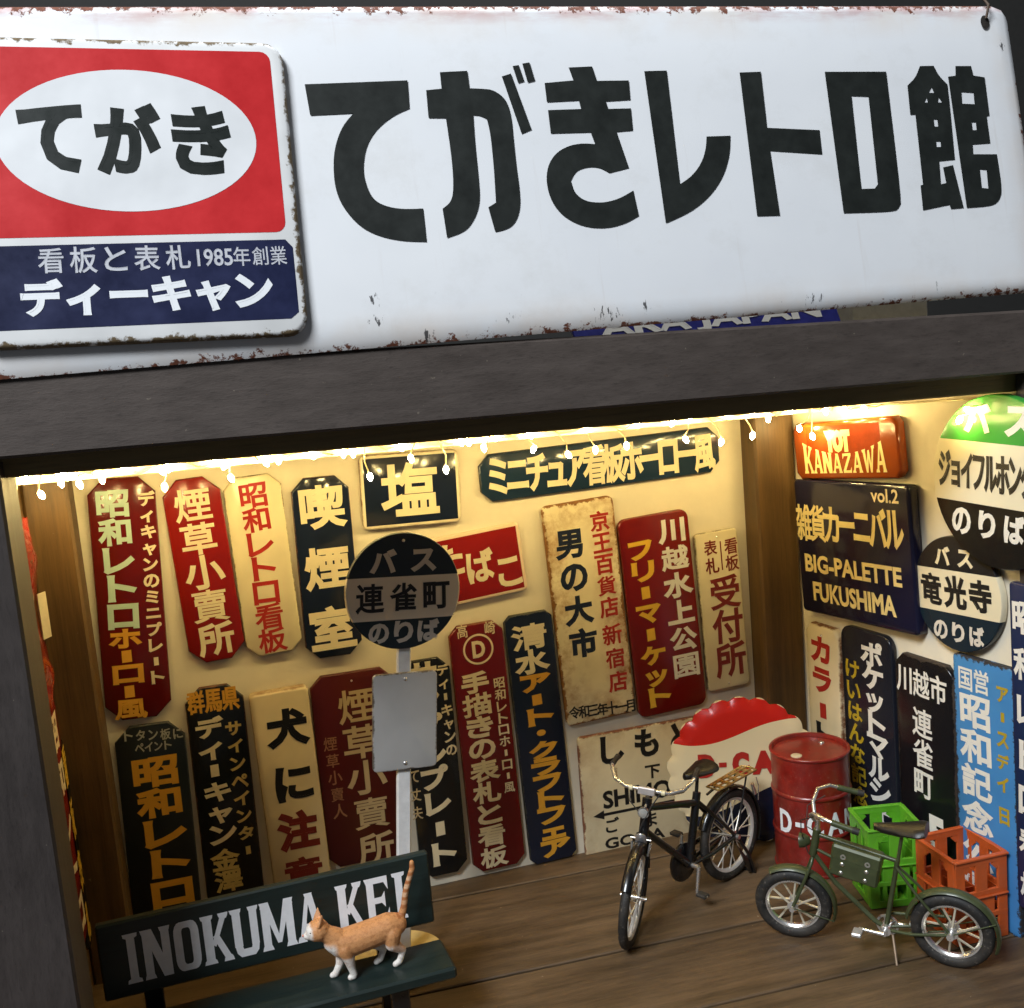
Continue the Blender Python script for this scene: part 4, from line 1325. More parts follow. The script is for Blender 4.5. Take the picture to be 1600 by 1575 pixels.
# ------------------------------------------------------------------ cat standing on the bench
def make_cat():
    mb = MB()

    def chain(pts):
        for (p, r), (q, s) in zip(pts[:-1], pts[1:]):
            p, q = Vector(p), Vector(q)
            n_ = max(3, int((q - p).length / (min(r, s) * 0.11)))
            for k in range(n_ + 1):
                t = k / n_
                mb.sphere(p.lerp(q, t), r + (s - r) * t, 12, 8)
    # mm; x towards the head, y to the cat's left
    chain([((-16.5, 0, 20.5), 5.6), ((-12, 0, 20.3), 7.0), ((-3, 0, 19.0), 7.3), ((6, 0, 18.2), 7.5), ((12, 0, 18.6), 7.0), ((15.5, 0, 20.5), 5.6)])
    chain([((14, 0, 21.5), 5.4), ((18.5, -0.3, 25.2), 4.4), ((22, -0.8, 27.8), 4.6)])
    chain([((22.5, -0.8, 28.2), 5.6), ((23.5, -1.2, 28.0), 5.3)])
    chain([((26.5, -1.7, 26.5), 2.7), ((28.3, -2.0, 26.2), 1.9)])
    for sy in (-1, 1):                                   # ears
        e0 = Vector((21.6, -0.8 + sy * 3.3, 32.0))
        tip = Vector((20.9, -0.8 + sy * 4.4, 37.4))
        side = Vector((0.75, 0.65 * sy, 0)).normalized()
        for k in range(9):
            t = k / 8
            for m_ in (-1, -.5, 0, .5, 1):
                mb.sphere(e0.lerp(tip, t) + side * m_ * 1.9 * (1 - t), 0.85 - 0.35 * t, 8, 6)
    # front legs: shoulder, elbow, wrist, paw
    for (px, py, sy) in ((16.0, -3.2, -1), (8.5, 3.6, 1)):
        chain([((11.5, sy * 3.6, 17), 4.3), ((10.0 if px < 12 else 12.0, sy * 4.0, 11.5), 2.9), (((px + 11) / 2 if px > 12 else px + .6, py, 6.0), 2.0), ((px - .3, py, 2.4), 1.75), ((px, py, 1.6), 1.7), ((px + 1.7, py, 1.35), 1.55)])
    # hind legs: hip, knee forward, hock back, paw
    for (px, py, sy) in ((-7.0, -3.6, -1), (-15.0, 3.6, 1)):
        chain([((-13.0, sy * 3.4, 18), 5.0), ((px + 2.6, sy * 4.0, 12.8), 3.6), ((px - 2.6, py, 7.8), 2.0), ((px - 2.2, py, 6.4), 1.75), ((px - .4, py, 2.2), 1.6), ((px + 1.8, py, 1.35), 1.6)])
    # tail raised, bending backwards
    chain([((-19.5, 0, 23.0), 2.1), ((-21.5, .3, 29), 1.75), ((-22.8, .6, 36), 1.6), ((-25.5, .8, 43), 1.5), ((-27.5, 1.0, 48), 1.45), ((-27.6, 1.0, 51.2), 1.3)])
    mb.scale(MM)
    me = bpy.data.meshes.new("cat")
    me.from_pydata(mb.v, [], mb.f)
    ob = bpy.data.objects.new("cat_source", me)
    COL.objects.link(ob)
    rm = ob.modifiers.new("remesh", 'REMESH')
    rm.mode = 'VOXEL'
    rm.voxel_size = 0.00036
    sm = ob.modifiers.new("smooth", 'SMOOTH')
    sm.factor = 0.5
    sm.iterations = 14
    dg = bpy.context.evaluated_depsgraph_get()
    dg.update()
    out = bpy.data.meshes.new_from_object(ob.evaluated_get(dg))
    out.name = "cat"
    bpy.data.objects.remove(ob)
    bpy.data.meshes.remove(me)
    out.polygons.foreach_set("use_smooth", [True] * len(out.polygons))
    att = out.color_attributes.new("coat", 'FLOAT_COLOR', 'POINT')
    cols = []

    def sm_(a, b, x):
        t = max(0, min(1, (x - a) / (b - a)))
        return t * t * (3 - 2 * t)
    for v in out.vertices:
        x, y, z = v.co.x * 1000, v.co.y * 1000, v.co.z * 1000
        wob = 0.9 * math.sin(x * 1.3 + y * 2.1) + 0.6 * math.sin(z * 2.3 + x * .7)
        o_ = (0.56, 0.235, 0.075)
        l_ = (0.68, 0.40, 0.20)
        stripe = 0.5 + 0.5 * math.sin(x * 1.15 + 0.8 * math.sin(z * .5 + y * .3))
        c = [o_[i] + (l_[i] - o_[i]) * (0.30 + 0.03 * wob) for i in range(3)]
        if z > 24.5 and x < -17:                        # ringed tail
            rg = sm_(.35, .8, 0.5 + 0.5 * math.sin(z * 1.55))
            c = [c[i] * (1 - rg) + (0.40, 0.15, 0.05)[i] * rg for i in range(3)]
            wt = 0.35 * (1 - rg) * sm_(28, 34, z) * sm_(48, 44, z)
            c = [c[i] * (1 - wt) + (.78, .66, .5)[i] * wt for i in range(3)]
        else:
            w = sm_(9.2, 7.0, z + wob * .5)             # white stockings
            w = max(w, sm_(14.0, 11.8, z + wob * .4) * (0.85 if -12 < x < 22 else 0.3))
            w = max(w, sm_(25.4, 27.2, x + wob * .2))   # muzzle
            w = max(w, sm_(14.5, 17.5, x) * sm_(22.5, 18.5, z))   # bib
            c = [c[i] * (1 - w) + (.84, .80, .74)[i] * w for i in range(3)]
            ear = sm_(31.5, 33.5, z) * sm_(23.4, 22.4, x)
            c = [c[i] * (1 - .25 * ear) + (.75, .42, .25)[i] * .25 * ear for i in range(3)]
        cols += [c[0], c[1], c[2], 1.0]
    att.data.foreach_set("color", cols)
    m, nt, b = new_mat("cat_coat")
    a = nt.nodes.new("ShaderNodeAttribute")
    a.attribute_name = "coat"
    oc = obj_coord(nt)
    nz = noise(nt, 620, 6, .8, oc)
    c = mix_rgb(nt, math_node(nt, 'MULTIPLY', ramp(nt, nz, .46, .66), .5), a.outputs["Color"], (.36, .14, .05), 'MULTIPLY')
    nt.links.new(c, b.inputs["Base Color"])
    b.inputs["Roughness"].default_value = .55
    bump(nt, b, noise(nt, 1400, 3, .6, oc), .3, .0003)
    out.materials.append(m)
    o = bpy.data.objects.new("cat", out)
    COL.objects.link(o)
    return o


cat = make_cat()
cat.location = (-0.1392, -0.1518, 0.0399)
cat.rotation_euler = (0, 0, R(186))
tag(cat, "small orange and white cat figure standing on the bench seat, tail up", "cat")
for sy in (-1, 1):
    e = MB().sphere((0.0266, -0.0013 + sy * 0.0029, 0.0290), 0.00085, 10, 8).build("eye", plain("cat_eye", (.02, .025, .01), .15), cat, smooth=80)
MB().sphere((0.0299, -0.0022, 0.0266), 0.00075, 8, 6, (1, 1.2, .8)).build("nose", plain("cat_nose", (.45, .18, .15), .4), cat, smooth=80)

# ------------------------------------------------------------------ bottle-cap shaped sign leaning in the corner
CAP_R = 0.0508
cd_ = Vector((0.945, -0.327, 0)).normalized()
cap = empty("bottle_cap_sign")
cn = Vector((cd_.y, -cd_.x, 0))
LEANC = R(3.0)
upc = (Vector((0, 0, 1)) * math.cos(LEANC) - cn * math.sin(LEANC))
nzc = cd_.cross(upc)
Mc = Matrix((cd_, upc, nzc)).transposed().to_4x4()
Mc.translation = (0.1335, -0.0370, 0.0512)
cap.matrix_world = Mc
tag(cap, "bottle cap shaped sign in red, cream and navy leaning behind the barrel", "sign")


def cap_mesh():
    vs, fs = [], []
    nseg = 26 * 8
    rad = [0.002, 0.5, 0.80, 0.86, 0.93, 1.0]
    zs = [0.0052, 0.0050, 0.0042, 0.0034, 0.0020, 0.0006]
    for k in range(nseg):
        a = 2 * math.pi * k / nseg
        w = abs(math.sin(a * 11))
        for i, (r_, z_) in enumerate(zip(rad, zs)):
            s = 1.0
            if i >= 4:
                s = 1 - (0.055 if i == 5 else 0.022) * (1 - w)
            vs.append((CAP_R * r_ * s * math.cos(a), CAP_R * r_ * s * math.sin(a), z_))
    m = len(rad)
    for k in range(nseg):
        k2 = (k + 1) % nseg
        for i in range(m - 1):
            fs.append((k * m + i, k * m + i + 1, k2 * m + i + 1, k2 * m + i))
    mb = MB().add(vs, fs)
    mb.add([(x, y, -0.0012) for x, y, z in vs[m - 1::m]], [tuple(range(nseg - 1, -1, -1))])
    o = nseg * m
    mb.f += [(k * m + m - 1, o + k, o + (k + 1) % nseg, ((k + 1) % nseg) * m + m - 1) for k in range(nseg)]
    return mb


def cap_mat():
    m, nt, b = new_mat("bottle_cap_enamel")
    oc = obj_coord(nt)
    sep = nt.nodes.new("ShaderNodeSeparateXYZ")
    nt.links.new(oc, sep.inputs[0])
    x, y = sep.outputs[0], sep.outputs[1]
    u = math_node(nt, 'DIVIDE', x, CAP_R)
    v = math_node(nt, 'DIVIDE', y, CAP_R)
    wave = math_node(nt, 'MULTIPLY', math_node(nt, 'SINE', math_node(nt, 'MULTIPLY', u, 3.3)), 0.08)
    top = math_node(nt, 'GREATER_THAN', v, math_node(nt, 'ADD', math_node(nt, 'MULTIPLY_ADD', u, 0.10, 0.54), wave))
    bot = math_node(nt, 'LESS_THAN', v, math_node(nt, 'ADD', math_node(nt, 'MULTIPLY_ADD', u, 0.22, -0.34), wave))
    c = mix_rgb(nt, top, (.78, .66, .42), (.55, .018, .010))
    c = mix_rgb(nt, bot, c, (.010, .014, .035))
    rr = math_node(nt, 'SQRT', math_node(nt, 'ADD', math_node(nt, 'MULTIPLY', u, u), math_node(nt, 'MULTIPLY', v, v)))
    rim = math_node(nt, 'GREATER_THAN', rr, 0.990)
    c = mix_rgb(nt, rim, c, (.76, .66, .45))
    nt.links.new(c, b.inputs["Base Color"])
    b.inputs["Roughness"].default_value = .25
    return m


cap_mesh().build("cap_plate", cap_mat(), cap, smooth=35)
mb = MB()
put_spaced(mb, [('D', -.0245, .0112), ('-', -.0140, .0050), ('C', -.0022, .0112), ('A', .0130, .0148), ('N', .0300, .0130)], .0070, .0160, .055, .0056)
mb.build("lettering", paint('red'), cap)

# ------------------------------------------------------------------ red oil drum
drum = empty("oil_drum", (0.1592, -0.0785, 0.0), (0, 0, R(4)))
tag(drum, "red metal drum with D-CAN in white leaning crates on its right", "drum")
drum["label"] = "red metal oil drum lettered D-CAN in front of the corner post"
DRR, DRH = 0.0242, 0.0775
RP = plain("drum_red_paint", (.20, .010, .006), .32, 0.0, .38, 55, coat=.25, dust=.14)


def rib(z):
    return [(DRR, z - .0016), (DRR + .0007, z - .0009), (DRR + .0009, z), (DRR + .0007, z + .0009), (DRR, z + .0016)]


prof = [(.001, .0012), (DRR - .0012, .0012), (DRR - .001, 0), (DRR + .0007, .0002), (DRR + .0008, .0014), (DRR, .0022)] + rib(.0260) + rib(.0515) + [(DRR, DRH - .0022)]
MB().lathe(prof, 56).build("shell", RP, drum, smooth=40)
MB().lathe([(DRR, DRH - .0022), (DRR + .0009, DRH - .0014), (DRR + .0010, DRH - .0003), (DRR + .0004, DRH + .0003), (DRR - .0008, DRH), (DRR - .0013, DRH - .0022)], 56).build("rim", RP, drum, smooth=60)
lid = MB().lathe([(.0005, DRH - .0026), (DRR * .6, DRH - .0025), (DRR - .0012, DRH - .0024)], 56).build("lid", RP, drum, smooth=60)
for bx, by, br, bm in ((-.0125, -.004, .0035, plain("drum_bung_cream", (.55, .46, .30), .5)), (.0135, .006, .0018, CHROME)):
    bo = MB().lathe([(br * .01, .0009), (br * .8, .0009), (br, .0005), (br, 0)], 20).build("bung", bm, lid, smooth=50)
    bo.location = (bx, by, DRH - .0025)
mb = MB()
put_spaced(mb, [('D', -.0225, .0095), ('-', -.0125, .0055), ('C', -.0030, .0100), ('A', .0100, .0110), ('N', .0230, .0105)], .0350, .0150, .025, 0.0)
vs2 = []
for x, y, z in mb.v:
    a = -math.pi / 2 - R(24) + x / DRR
    rr = DRR + .00022 + z
    vs2.append((rr * math.cos(a), rr * math.sin(a), y))
mb.v = vs2
mb.build("lettering", paint('print_white'), drum)

# ------------------------------------------------------------------ bottle crates
def make_crate(loc, rz, w, d, h, mat, label):
    c = empty("bottle_crate", loc, (0, 0, R(rz)))
    tag(c, label, "crate", "plastic bottle crates")
    t = .0016
    for side, (L, ox, oy, rot) in enumerate(((w, 0, -d / 2, 0), (d, w / 2, 0, 90), (w, 0, d / 2, 180), (d, -w / 2, 0, 270))):
        mb = MB()
        inner = t * .98

        def bar(x, z, sx, sz, sy=t, dy=0.0):
            mb.box((x, inner / 2 + dy, z), (sx, sy, sz), bev=.0003)
        L2 = L - 2 * t - .0001 if side % 2 else L
        bar(0, h - .0022, L2, .0044)                       # top rail
        bar(0, h - .0006, L2 + .0012, .0013, t + .0012, -.0004)   # folded lip
        bar(0, h * .56, L2, .0042)
        bar(0, h * .53, L2, .0010, t + .0014, -.0005)
        bar(0, h * .30, L2, .0030)
        bar(0, .0022, L2, .0044)
        for sx in (-1, 1):
            bar(sx * (L2 / 2 - .0030), h / 2 - .0004, .0060, h - .001, t * .92)
        bar(0, h * .72, .0075, h * .40, t * .86)
        bar(-L2 * .22, h * .15, .0026, h * .30, t * .86)
        bar(L2 * .22, h * .15, .0026, h * .30, t * .86)
        bar(0, h * .43, L2 * .5, h * .22, t * .70)
        # sloped corner webs under the rail
        for sx in (-1, 1):
            rr = Euler((0, R(-45 * sx), 0)).to_matrix()
            mb.box((sx * (L2 / 2 - .0068), inner / 2, h - .0056), (.0042, t * .8, .0042), rr)
        o = mb.build("side_panel", mat, c)
        o.location = (ox, oy, 0)
        o.rotation_euler = (0, 0, R(rot))
    MB().box((0, 0, .0012), (w - 2 * t, d - 2 * t, .0014)).build("bottom", mat, c)
    for k in (-1, 0, 1):
        MB().box((k * w * .24, 0, h * .24), (.0010, d - 2 * t, h * .44)).build("divider", mat, c)
    MB().box((0, 0, h * .235), (w - 2 * t, .0010, h * .43)).build("divider", mat, c)
    return c


GREEN_PL = plain("crate_green_plastic", (.11, .40, .018), .40, var=.20, scale=60, dust=.16)
ORANGE_PL = plain("crate_orange_plastic", (.50, .085, .014), .40, var=.20, scale=60, dust=.16)
make_crate((0.1752, -0.1335, 0.0002), -14, .0320, .0320, .0490, GREEN_PL, "bright green bottle crate behind the saddle of the olive bicycle")
make_crate((0.1905, -0.1812, 0.0002), -2, .0325, .0365, .0490, ORANGE_PL, "orange red bottle crate behind the rear wheel of the olive bicycle")

# ------------------------------------------------------------------ bicycles
def arc_pts(c, r, a0, a1, n, y=0.0):
    return [(c[0] + r * math.cos(R(a0 + (a1 - a0) * k / n)), y, c[1] + r * math.sin(R(a0 + (a1 - a0) * k / n))) for k in range(n + 1)]


WHEEL_M = Matrix.Rotation(math.pi / 2, 4, 'X')


def make_wheel(root, Rw, tyre, rimw, nsp, spr, hub_r, hub_w, rim_mat, spoke_mat, hub_mat, disc=False):
    w = empty("wheel")
    w.parent = root
    tr = tyre
    prof = [(Rw - tr + tr * math.cos(R(a)), tr * 0.95 * math.sin(R(a))) for a in range(0, 360, 30)]
    MB().lathe([(a * MM, b * MM) for a, b in prof], 48, WHEEL_M, close=True).build("tyre", RUBBER, w, smooth=60)
    rr = Rw - 2 * tr
    prof = [(rr + .5, -rimw), (rr + .5, rimw), (rr - .4, rimw * .95), (rr - 1.3, rimw * .45), (rr - 1.3, -rimw * .45), (rr - .4, -rimw * .95)]
    MB().lathe([(a * MM, b * MM) for a, b in prof], 48, WHEEL_M, close=True).build("rim", rim_mat, w, smooth=40)
    hp = [(hub_r * .3, -hub_w - 1.6), (hub_r * .42, -hub_w - 1.6), (hub_r * .42, -hub_w), (hub_r, -hub_w), (hub_r, -hub_w + .7), (hub_r * .55, -hub_w + 1.1), (hub_r * .55, hub_w - 1.1), (hub_r, hub_w - .7), (hub_r, hub_w), (hub_r * .42, hub_w), (hub_r * .42, hub_w + 1.6), (hub_r * .3, hub_w + 1.6)]
    MB().lathe([(a * MM, b * MM) for a, b in hp], 16, WHEEL_M).build("hub", hub_mat, w, smooth=40)
    proto = {}
    for k in range(nsp):
        s = 1 if k % 2 else -1
        if s not in proto:
            mb = MB().tube([(hub_r * .8 * MM, s * hub_w * .8 * MM, 0), ((rr - 1.0) * MM, s * rimw * .25 * MM, 0)], spr * MM, 5)
            o = mb.build("spoke", spoke_mat, w, smooth=60)
            proto[s] = o
        else:
            o = copy_obj(proto[s], w)
        o.rotation_euler = (0, -2 * math.pi * (k + .3) / nsp, 0)
    return w


def fender(c, r, half_w, a0, a1, mat, root, name="mudguard", M=None):
    prof = [(r - 1.2, -half_w), (r - .3, -half_w * .8), (r + .25, -half_w * .4), (r + .4, 0), (r + .25, half_w * .4), (r - .3, half_w * .8), (r - 1.2, half_w),
            (r - 1.5, half_w * .9), (r - .2, 0), (r - 1.5, -half_w * .9)]
    mat4 = Matrix.Translation(Vector((c[0] * MM, 0, c[1] * MM))) @ WHEEL_M
    mb = MB().lathe([(a * MM, b * MM) for a, b in prof], 30, mat4, close=True, a0=R(a0), a1=R(a1))
    o = mb.build(name, mat, root, smooth=45)
    if M is not None:
        o.matrix_local = M
    return o


def tubes(root, name, mat, paths, M=None, seg=8):
    mb = MB()
    for pts, r in paths:
        rr = [x * MM for x in r] if isinstance(r, (list, tuple)) else r * MM
        mb.tube([tuple(v * MM for v in p) for p in pts], rr, seg)
    o = mb.build(name, mat, root, smooth=60)
    if M is not None:
        o.matrix_local = M
    return o


def steer_matrix(h0, h1, deg):
    h0, h1 = Vector((h0[0], 0, h0[1])) * MM, Vector((h1[0], 0, h1[1])) * MM
    return Matrix.Translation(h0) @ Matrix.Rotation(R(deg), 4, (h1 - h0).normalized()) @ Matrix.Translation(-h0)


def saddle_mesh(root, x, z, L, W, mat, tilt=0):
    mb = MB()
    secs = []
    nL = 9
    for i in range(nL + 1):
        t = i / nL
        wd = W * (0.5 * (1 - t) ** 0.9 + 0.16) * (0.75 if i == 0 else 1)
        if i == nL:
            wd *= .6
        hh = 3.6 - 1.3 * t
        xx = -L * .45 + L * t
        zz = 1.2 * (1 - t) ** 2 + .5 * t ** 3
        secs.append([(xx, wd * math.cos(R(a)), zz + hh * math.sin(R(a)) * (1 if a <= 180 else .8)) for a in range(0, 360, 30)])
    n = 12
    vs = [Vector(p) for s in secs for p in s]
    rt = Matrix.Rotation(R(tilt), 4, 'Y')
    vs = [(rt @ v + Vector((x, 0, z))) * MM for v in vs]
    fs = []
    for i in range(nL):
        for k in range(n):
            fs.append((i * n + k, i * n + (k + 1) % n, (i + 1) * n + (k + 1) % n, (i + 1) * n + k))
    fs += [tuple(range(n)), tuple(nL * n + k for k in range(n))]
    mb.add(vs, fs)
    return mb.build("saddle", mat, root, smooth=60)


def headlight(root, p, r, L, body, M):
    mb = MB()
    rot = Matrix.Translation(Vector(p) * MM) @ Matrix.Rotation(R(90), 4, 'Y')
    mb.lathe([(a * MM, b * MM) for a, b in [(.1, -L), (r * .5, -L * .9), (r * .9, -L * .4), (r, 0), (r, .6), (r * .86, .7)]], 20, rot)
    o = mb.build("headlight", body, root, smooth=50)
    o.matrix_local = M
    l = MB().lathe([(a * MM, b * MM) for a, b in [(r * .86, .6), (r * .5, 1.1), (.05, 1.3)]], 20, rot).build("lens", plain("lamp_lens", (.55, .54, .50), .12, .4), o, smooth=60)
    return o


def crank_set(root, bb, r_ring, arm, ang, half, mat_ring, mat_arm, mat_ped, ped_mat_dark):
    mb = MB().lathe([(a * MM, b * MM) for a, b in [(r_ring - 1.2, -.4), (r_ring, -.4), (r_ring, .4), (r_ring - 1.2, .4)]], 28, Matrix.Translation(Vector((bb[0], -half * .55, bb[1])) * MM) @ WHEEL_M, close=True)
    for k in range(5):
        a = 2 * math.pi * k / 5
        mb.tube([(bb[0] * MM, -half * .55 * MM, bb[1] * MM), ((bb[0] + r_ring * .95 * math.cos(a)) * MM, -half * .55 * MM, (bb[1] + r_ring * .95 * math.sin(a)) * MM)], .6 * MM, 6)
    mb.build("chainring", mat_ring, root, smooth=50)
    for s in (-1, 1):
        a = R(ang + (0 if s > 0 else 180))
        e = (bb[0] + arm * math.cos(a), s * half, bb[1] + arm * math.sin(a))
        c = tubes(root, "crank_arm", mat_arm, [([(bb[0], 0, bb[1]), (bb[0], s * half, bb[1])], 1.5), ([(bb[0], s * half, bb[1]), e], [1.3, .9])])
        p = MB().box((e[0] * MM, (e[1] + s * 4.2) * MM, e[2] * MM), (5.2 * MM, 7.0 * MM, 2.2 * MM), bev=.0005).build("pedal", ped_mat_dark, root)
        tubes(root, "pedal_spindle", mat_ped, [([e, (e[0], e[1] + s * 7.9, e[2])], .6)])


def black_bike():
    rx, ry = 0.1025, -0.0740
    b = empty("bicycle", (rx, ry, 0.0), (R(0), R(0), R(206.3)))
    tag(b, "black miniature roadster bicycle with brass rear rack and silver handlebar", "bicycle")
    Rw, WB = 28.8, 98.0
    ra, fa = (0, Rw), (WB, Rw)
    bbk = (41, 25)
    hb, ht = (80.5, 58), (74.5, 79)
    st = (30.5, 64)
    S = steer_matrix(hb, ht, 29)
    w = make_wheel(b, Rw, 2.9, 1.8, 20, .46, 3.2, 4.0, BRIGHT, BRIGHT, CHROME)
    w.location = (0, 0, Rw * MM)
    w = make_wheel(b, Rw, 2.9, 1.8, 20, .46, 2.4, 3.6, BRIGHT, BRIGHT, CHROME)
    w.matrix_local = S @ Matrix.Translation(Vector((WB, 0, Rw)) * MM)
    P = lambda q, y=0: (q[0], y, q[1])
    tubes(b, "frame", BLACK_PAINT, [
        ([P((32.0, 61)), P((75.8, 73.5))], 2.2), ([P((79.6, 61)), P(bbk)], 2.3), ([P(bbk), P((29.5, 67))], 2.5), ([P(hb), P(ht)], 2.9),
        ([P((31, 62), 1.2), P((12, 42), 4.2), P(ra, 4.6)], 1.3), ([P((31, 62), -1.2), P((12, 42), -4.2), P(ra, -4.6)], 1.3),
        ([P(bbk, 1.8), P((22, 26), 4.0), P(ra, 4.6)], 1.3), ([P(bbk, -1.8), P((22, 26), -4.0), P(ra, -4.6)], 1.3)])
    tubes(b, "fork", BLACK_PAINT, [
        ([P((79.8, 60)), P((80.8, 57))], 2.0),
        ([P((80.8, 58), 0), P((81, 57.5), 3.6), P((84, 48), 4.0), P((92, 33), 4.1), P(fa, 4.2)], 1.1), ([P((80.8, 58), 0), P((81, 57.5), -3.6), P((84, 48), -4.0), P((92, 33), -4.1), P(fa, -4.2)], 1.1)], S)
    fender(ra, Rw + 2.2, 2.9, 25, 205, BLACK_PAINT, b)
    fender(fa, Rw + 2.2, 2.9, 35, 175, BLACK_PAINT, b, M=S)
    # flared tip and silver badge of the front mudguard
    tip = MB().sphere((0, 0, 0), 1.0, 14, 10, (2.0, 3.6, 5.2))
    tip.v = [(x * MM, y * MM, z * MM) for x, y, z in tip.v]
    to = tip.build("fork_crown_badge", plain("badge_silver", (.55, .55, .57), .3, .8), b, smooth=60)
    to.matrix_local = S @ Matrix.Translation(Vector((86.5, 0, 59)) * MM) @ Matrix.Rotation(R(28), 4, 'Y')
    tubes(b, "brake_caliper", CHROME, [([P((86, 57), 5.6), P((86, 55), 5.2), P((88, 50), 4.6)], .8), ([P((86, 57), -5.6), P((86, 55), -5.2), P((88, 50), -4.6)], .8), ([P((87, 59.5), -6.0), P((87, 59.5), 6.0)], .5)], S)
    hbz = 87.5
    bar = [(62, 24.5, hbz + 3.0), (66, 23.8, hbz + 2.4), (72, 20, hbz - 1.2), (76.5, 12.5, hbz - 2.4), (77.5, 0, hbz - 2.2)]
    full = bar + [(p[0], -p[1], p[2]) for p in reversed(bar[:-1])]
    tubes(b, "handlebar", CHROME, [(full, 1.15), ([P((74.5, 78)), P((75.5, 86))], 1.2)], S)
    for s in (-1, 1):
        tubes(b, "grip", RUBBER, [([(50, s * 24.2, hbz + 2.6), (63, s * 24.5, hbz + 3.0)], 1.7)], S)
        tubes(b, "brake_lever", CHROME, [([(75.5, s * 13, hbz - 3.6), (70, s * 19.5, hbz - 3.4), (60, s * 22.5, hbz - .4)], .5)], S)
    pb = MB().box((79.2 * MM, 0, (hbz - 2.0) * MM), (2.2 * MM, 10 * MM, 4.4 * MM), bev=.0004).build("name_plate", plain("plate_silver", (.62, .58, .56), .35, .5), b)
    pb.matrix_local = S
    for s in (-1, 1):
        rr = MB().lathe([(a * MM, c * MM) for a, c in [(1.15, -1.2), (1.6, -1.1), (1.6, 1.1), (1.15, 1.2)]], 12, Matrix.Translation(Vector((77.2, s * 9.5, hbz - 2.35)) * MM) @ Matrix.Rotation(R(90), 4, 'X')).build("clamp", plain("clamp_cream", (.62, .56, .35), .4), b, smooth=50)
        rr.matrix_local = S
    tubes(b, "brake_cable", RUBBER, [([(76, 11, hbz - 3), (82, 9, hbz - 9), (84, 3, hbz - 20), (86, 1, 61)], .38), ([(76, -11, hbz - 3), (81, -8, hbz - 10), (78, -3, hbz - 18), (70, -2.4, 70), (50, -2.6, 64), (34, -2.6, 58)], .38)])
    headlight(b, (84.5, 0, 74.5), 3.3, 4.5, plain("lamp_silver", (.6, .6, .58), .25, .9), S)
    tubes(b, "lamp_bracket", CHROME, [([P((78, 76.5)), P((81.5, 75))], .7)], S)
    tubes(b, "seat_post", BLACK_PAINT, [([P((30.5, 64)), P((28, 77))], 1.1)])
    saddle_mesh(b, 27, 79.0, 24, 15.5, LEATHER, -2)
    # rear rack: rails and slats
    tubes(b, "rack_stay", BLACK_PAINT, [([P((-15, 63), 4.2), P(ra, 5.4)], .6), ([P((-15, 63), -4.2), P(ra, -5.4)], .6), ([P((20, 62), 0), P((12, 63.5), 0)], .8)])
    tubes(b, "rack", BRASS, [([P((14, 63.8), 4.6), P((-24, 64.6), 5.6), P((-25.5, 64.6), 0), P((-24, 64.6), -5.6), P((14, 63.8), -4.6), P((14, 63.8), 4.6)], .65)])
    for k in range(5):
        xx = 10 - 7.6 * k
        MB().box((xx * MM, 0, 64.2 * MM), (3.0 * MM, (9.4 + .45 * k) * MM, .8 * MM)).build("rack_slat", BRASS, b)
    for s in (-1, 1):
        MB().box((-5 * MM, s * 2.0 * MM, 64.9 * MM), (37 * MM, 1.1 * MM, .7 * MM)).build("rack_rail", BRASS, b)
    # chain case, cranks, stand
    cc = MB()
    mm_ = Matrix.Translation(Vector((bbk[0], -4.6, bbk[1])) * MM) @ WHEEL_M
    cc.lathe([(a * MM, c * MM) for a, c in [(.1, -1.4), (11.2, -1.4), (12.0, -.7), (12.0, .7), (11.2, 1.4), (.1, 1.4)]], 28, mm_)
    cc.tube([((bbk[0]) * MM, -4.6 * MM, (bbk[1] + 7.2) * MM), (2 * MM, -5.8 * MM, (Rw + 4.4) * MM)], 1.5 * MM, 8)
    cc.tube([((bbk[0]) * MM, -4.6 * MM, (bbk[1] - 7.2) * MM), (2 * MM, -5.8 * MM, (Rw - 4.4) * MM)], 1.5 * MM, 8)
    cc.build("chain_case", BLACK_PAINT, b, smooth=45)
    crank_set(b, bbk, 7.0, 15.5, -78, 7.2, CHROME, CHROME, CHROME, RUBBER)
    MB().lathe([(a * MM, c * MM) for a, c in [(.1, -2.6), (2.6, -2.6), (2.6, 2.6), (.1, 2.6)]], 16, Matrix.Translation(Vector((bbk[0], 0, bbk[1])) * MM) @ WHEEL_M).build("bottom_bracket", BLACK_PAINT, b, smooth=40)
    tubes(b, "stand", BLACK_PAINT, [([P(ra, 5.8), P((-9, 14), 7.2), P((-13, 1.0), 8.4), P((-13, 1.0), -8.4), P((-9, 14), -7.2), P(ra, -5.8)], 1.1)])
    MB().add([(x * MM, 6.6 * MM, z * MM) for x, z in ((2, 24), (-16, 1.2), (-9, 1.0))] + [(x * MM, 7.4 * MM, z * MM) for x, z in ((2, 24), (-16, 1.2), (-9, 1.0))],
             [(0, 1, 2), (5, 4, 3), (0, 3, 4, 1), (1, 4, 5, 2), (2, 5, 3, 0)]).build("stand_plate", BLACK_PAINT, b)
    tubes(b, "axle_nut", CHROME, [([P(fa, -7.6), P(fa, -4.2)], 1.3), ([P(fa, 4.2), P(fa, 7.6)], 1.3)], S)
    tubes(b, "axle_nut", CHROME, [([P(ra, -7.6), P(ra, -5.2)], 1.5), ([P(ra, 5.2), P(ra, 7.6)], 1.5)])
    mf = tubes(b, "reflector_stay", CHROME, [([P((-23, 55), 2.5), P((-26, 47), 2.0)], 1.2), ([P((-29, 42), 2.4), P((-29, 52), 3.0), P((-27, 58), 3)], .35)])
    return b


black_bike()


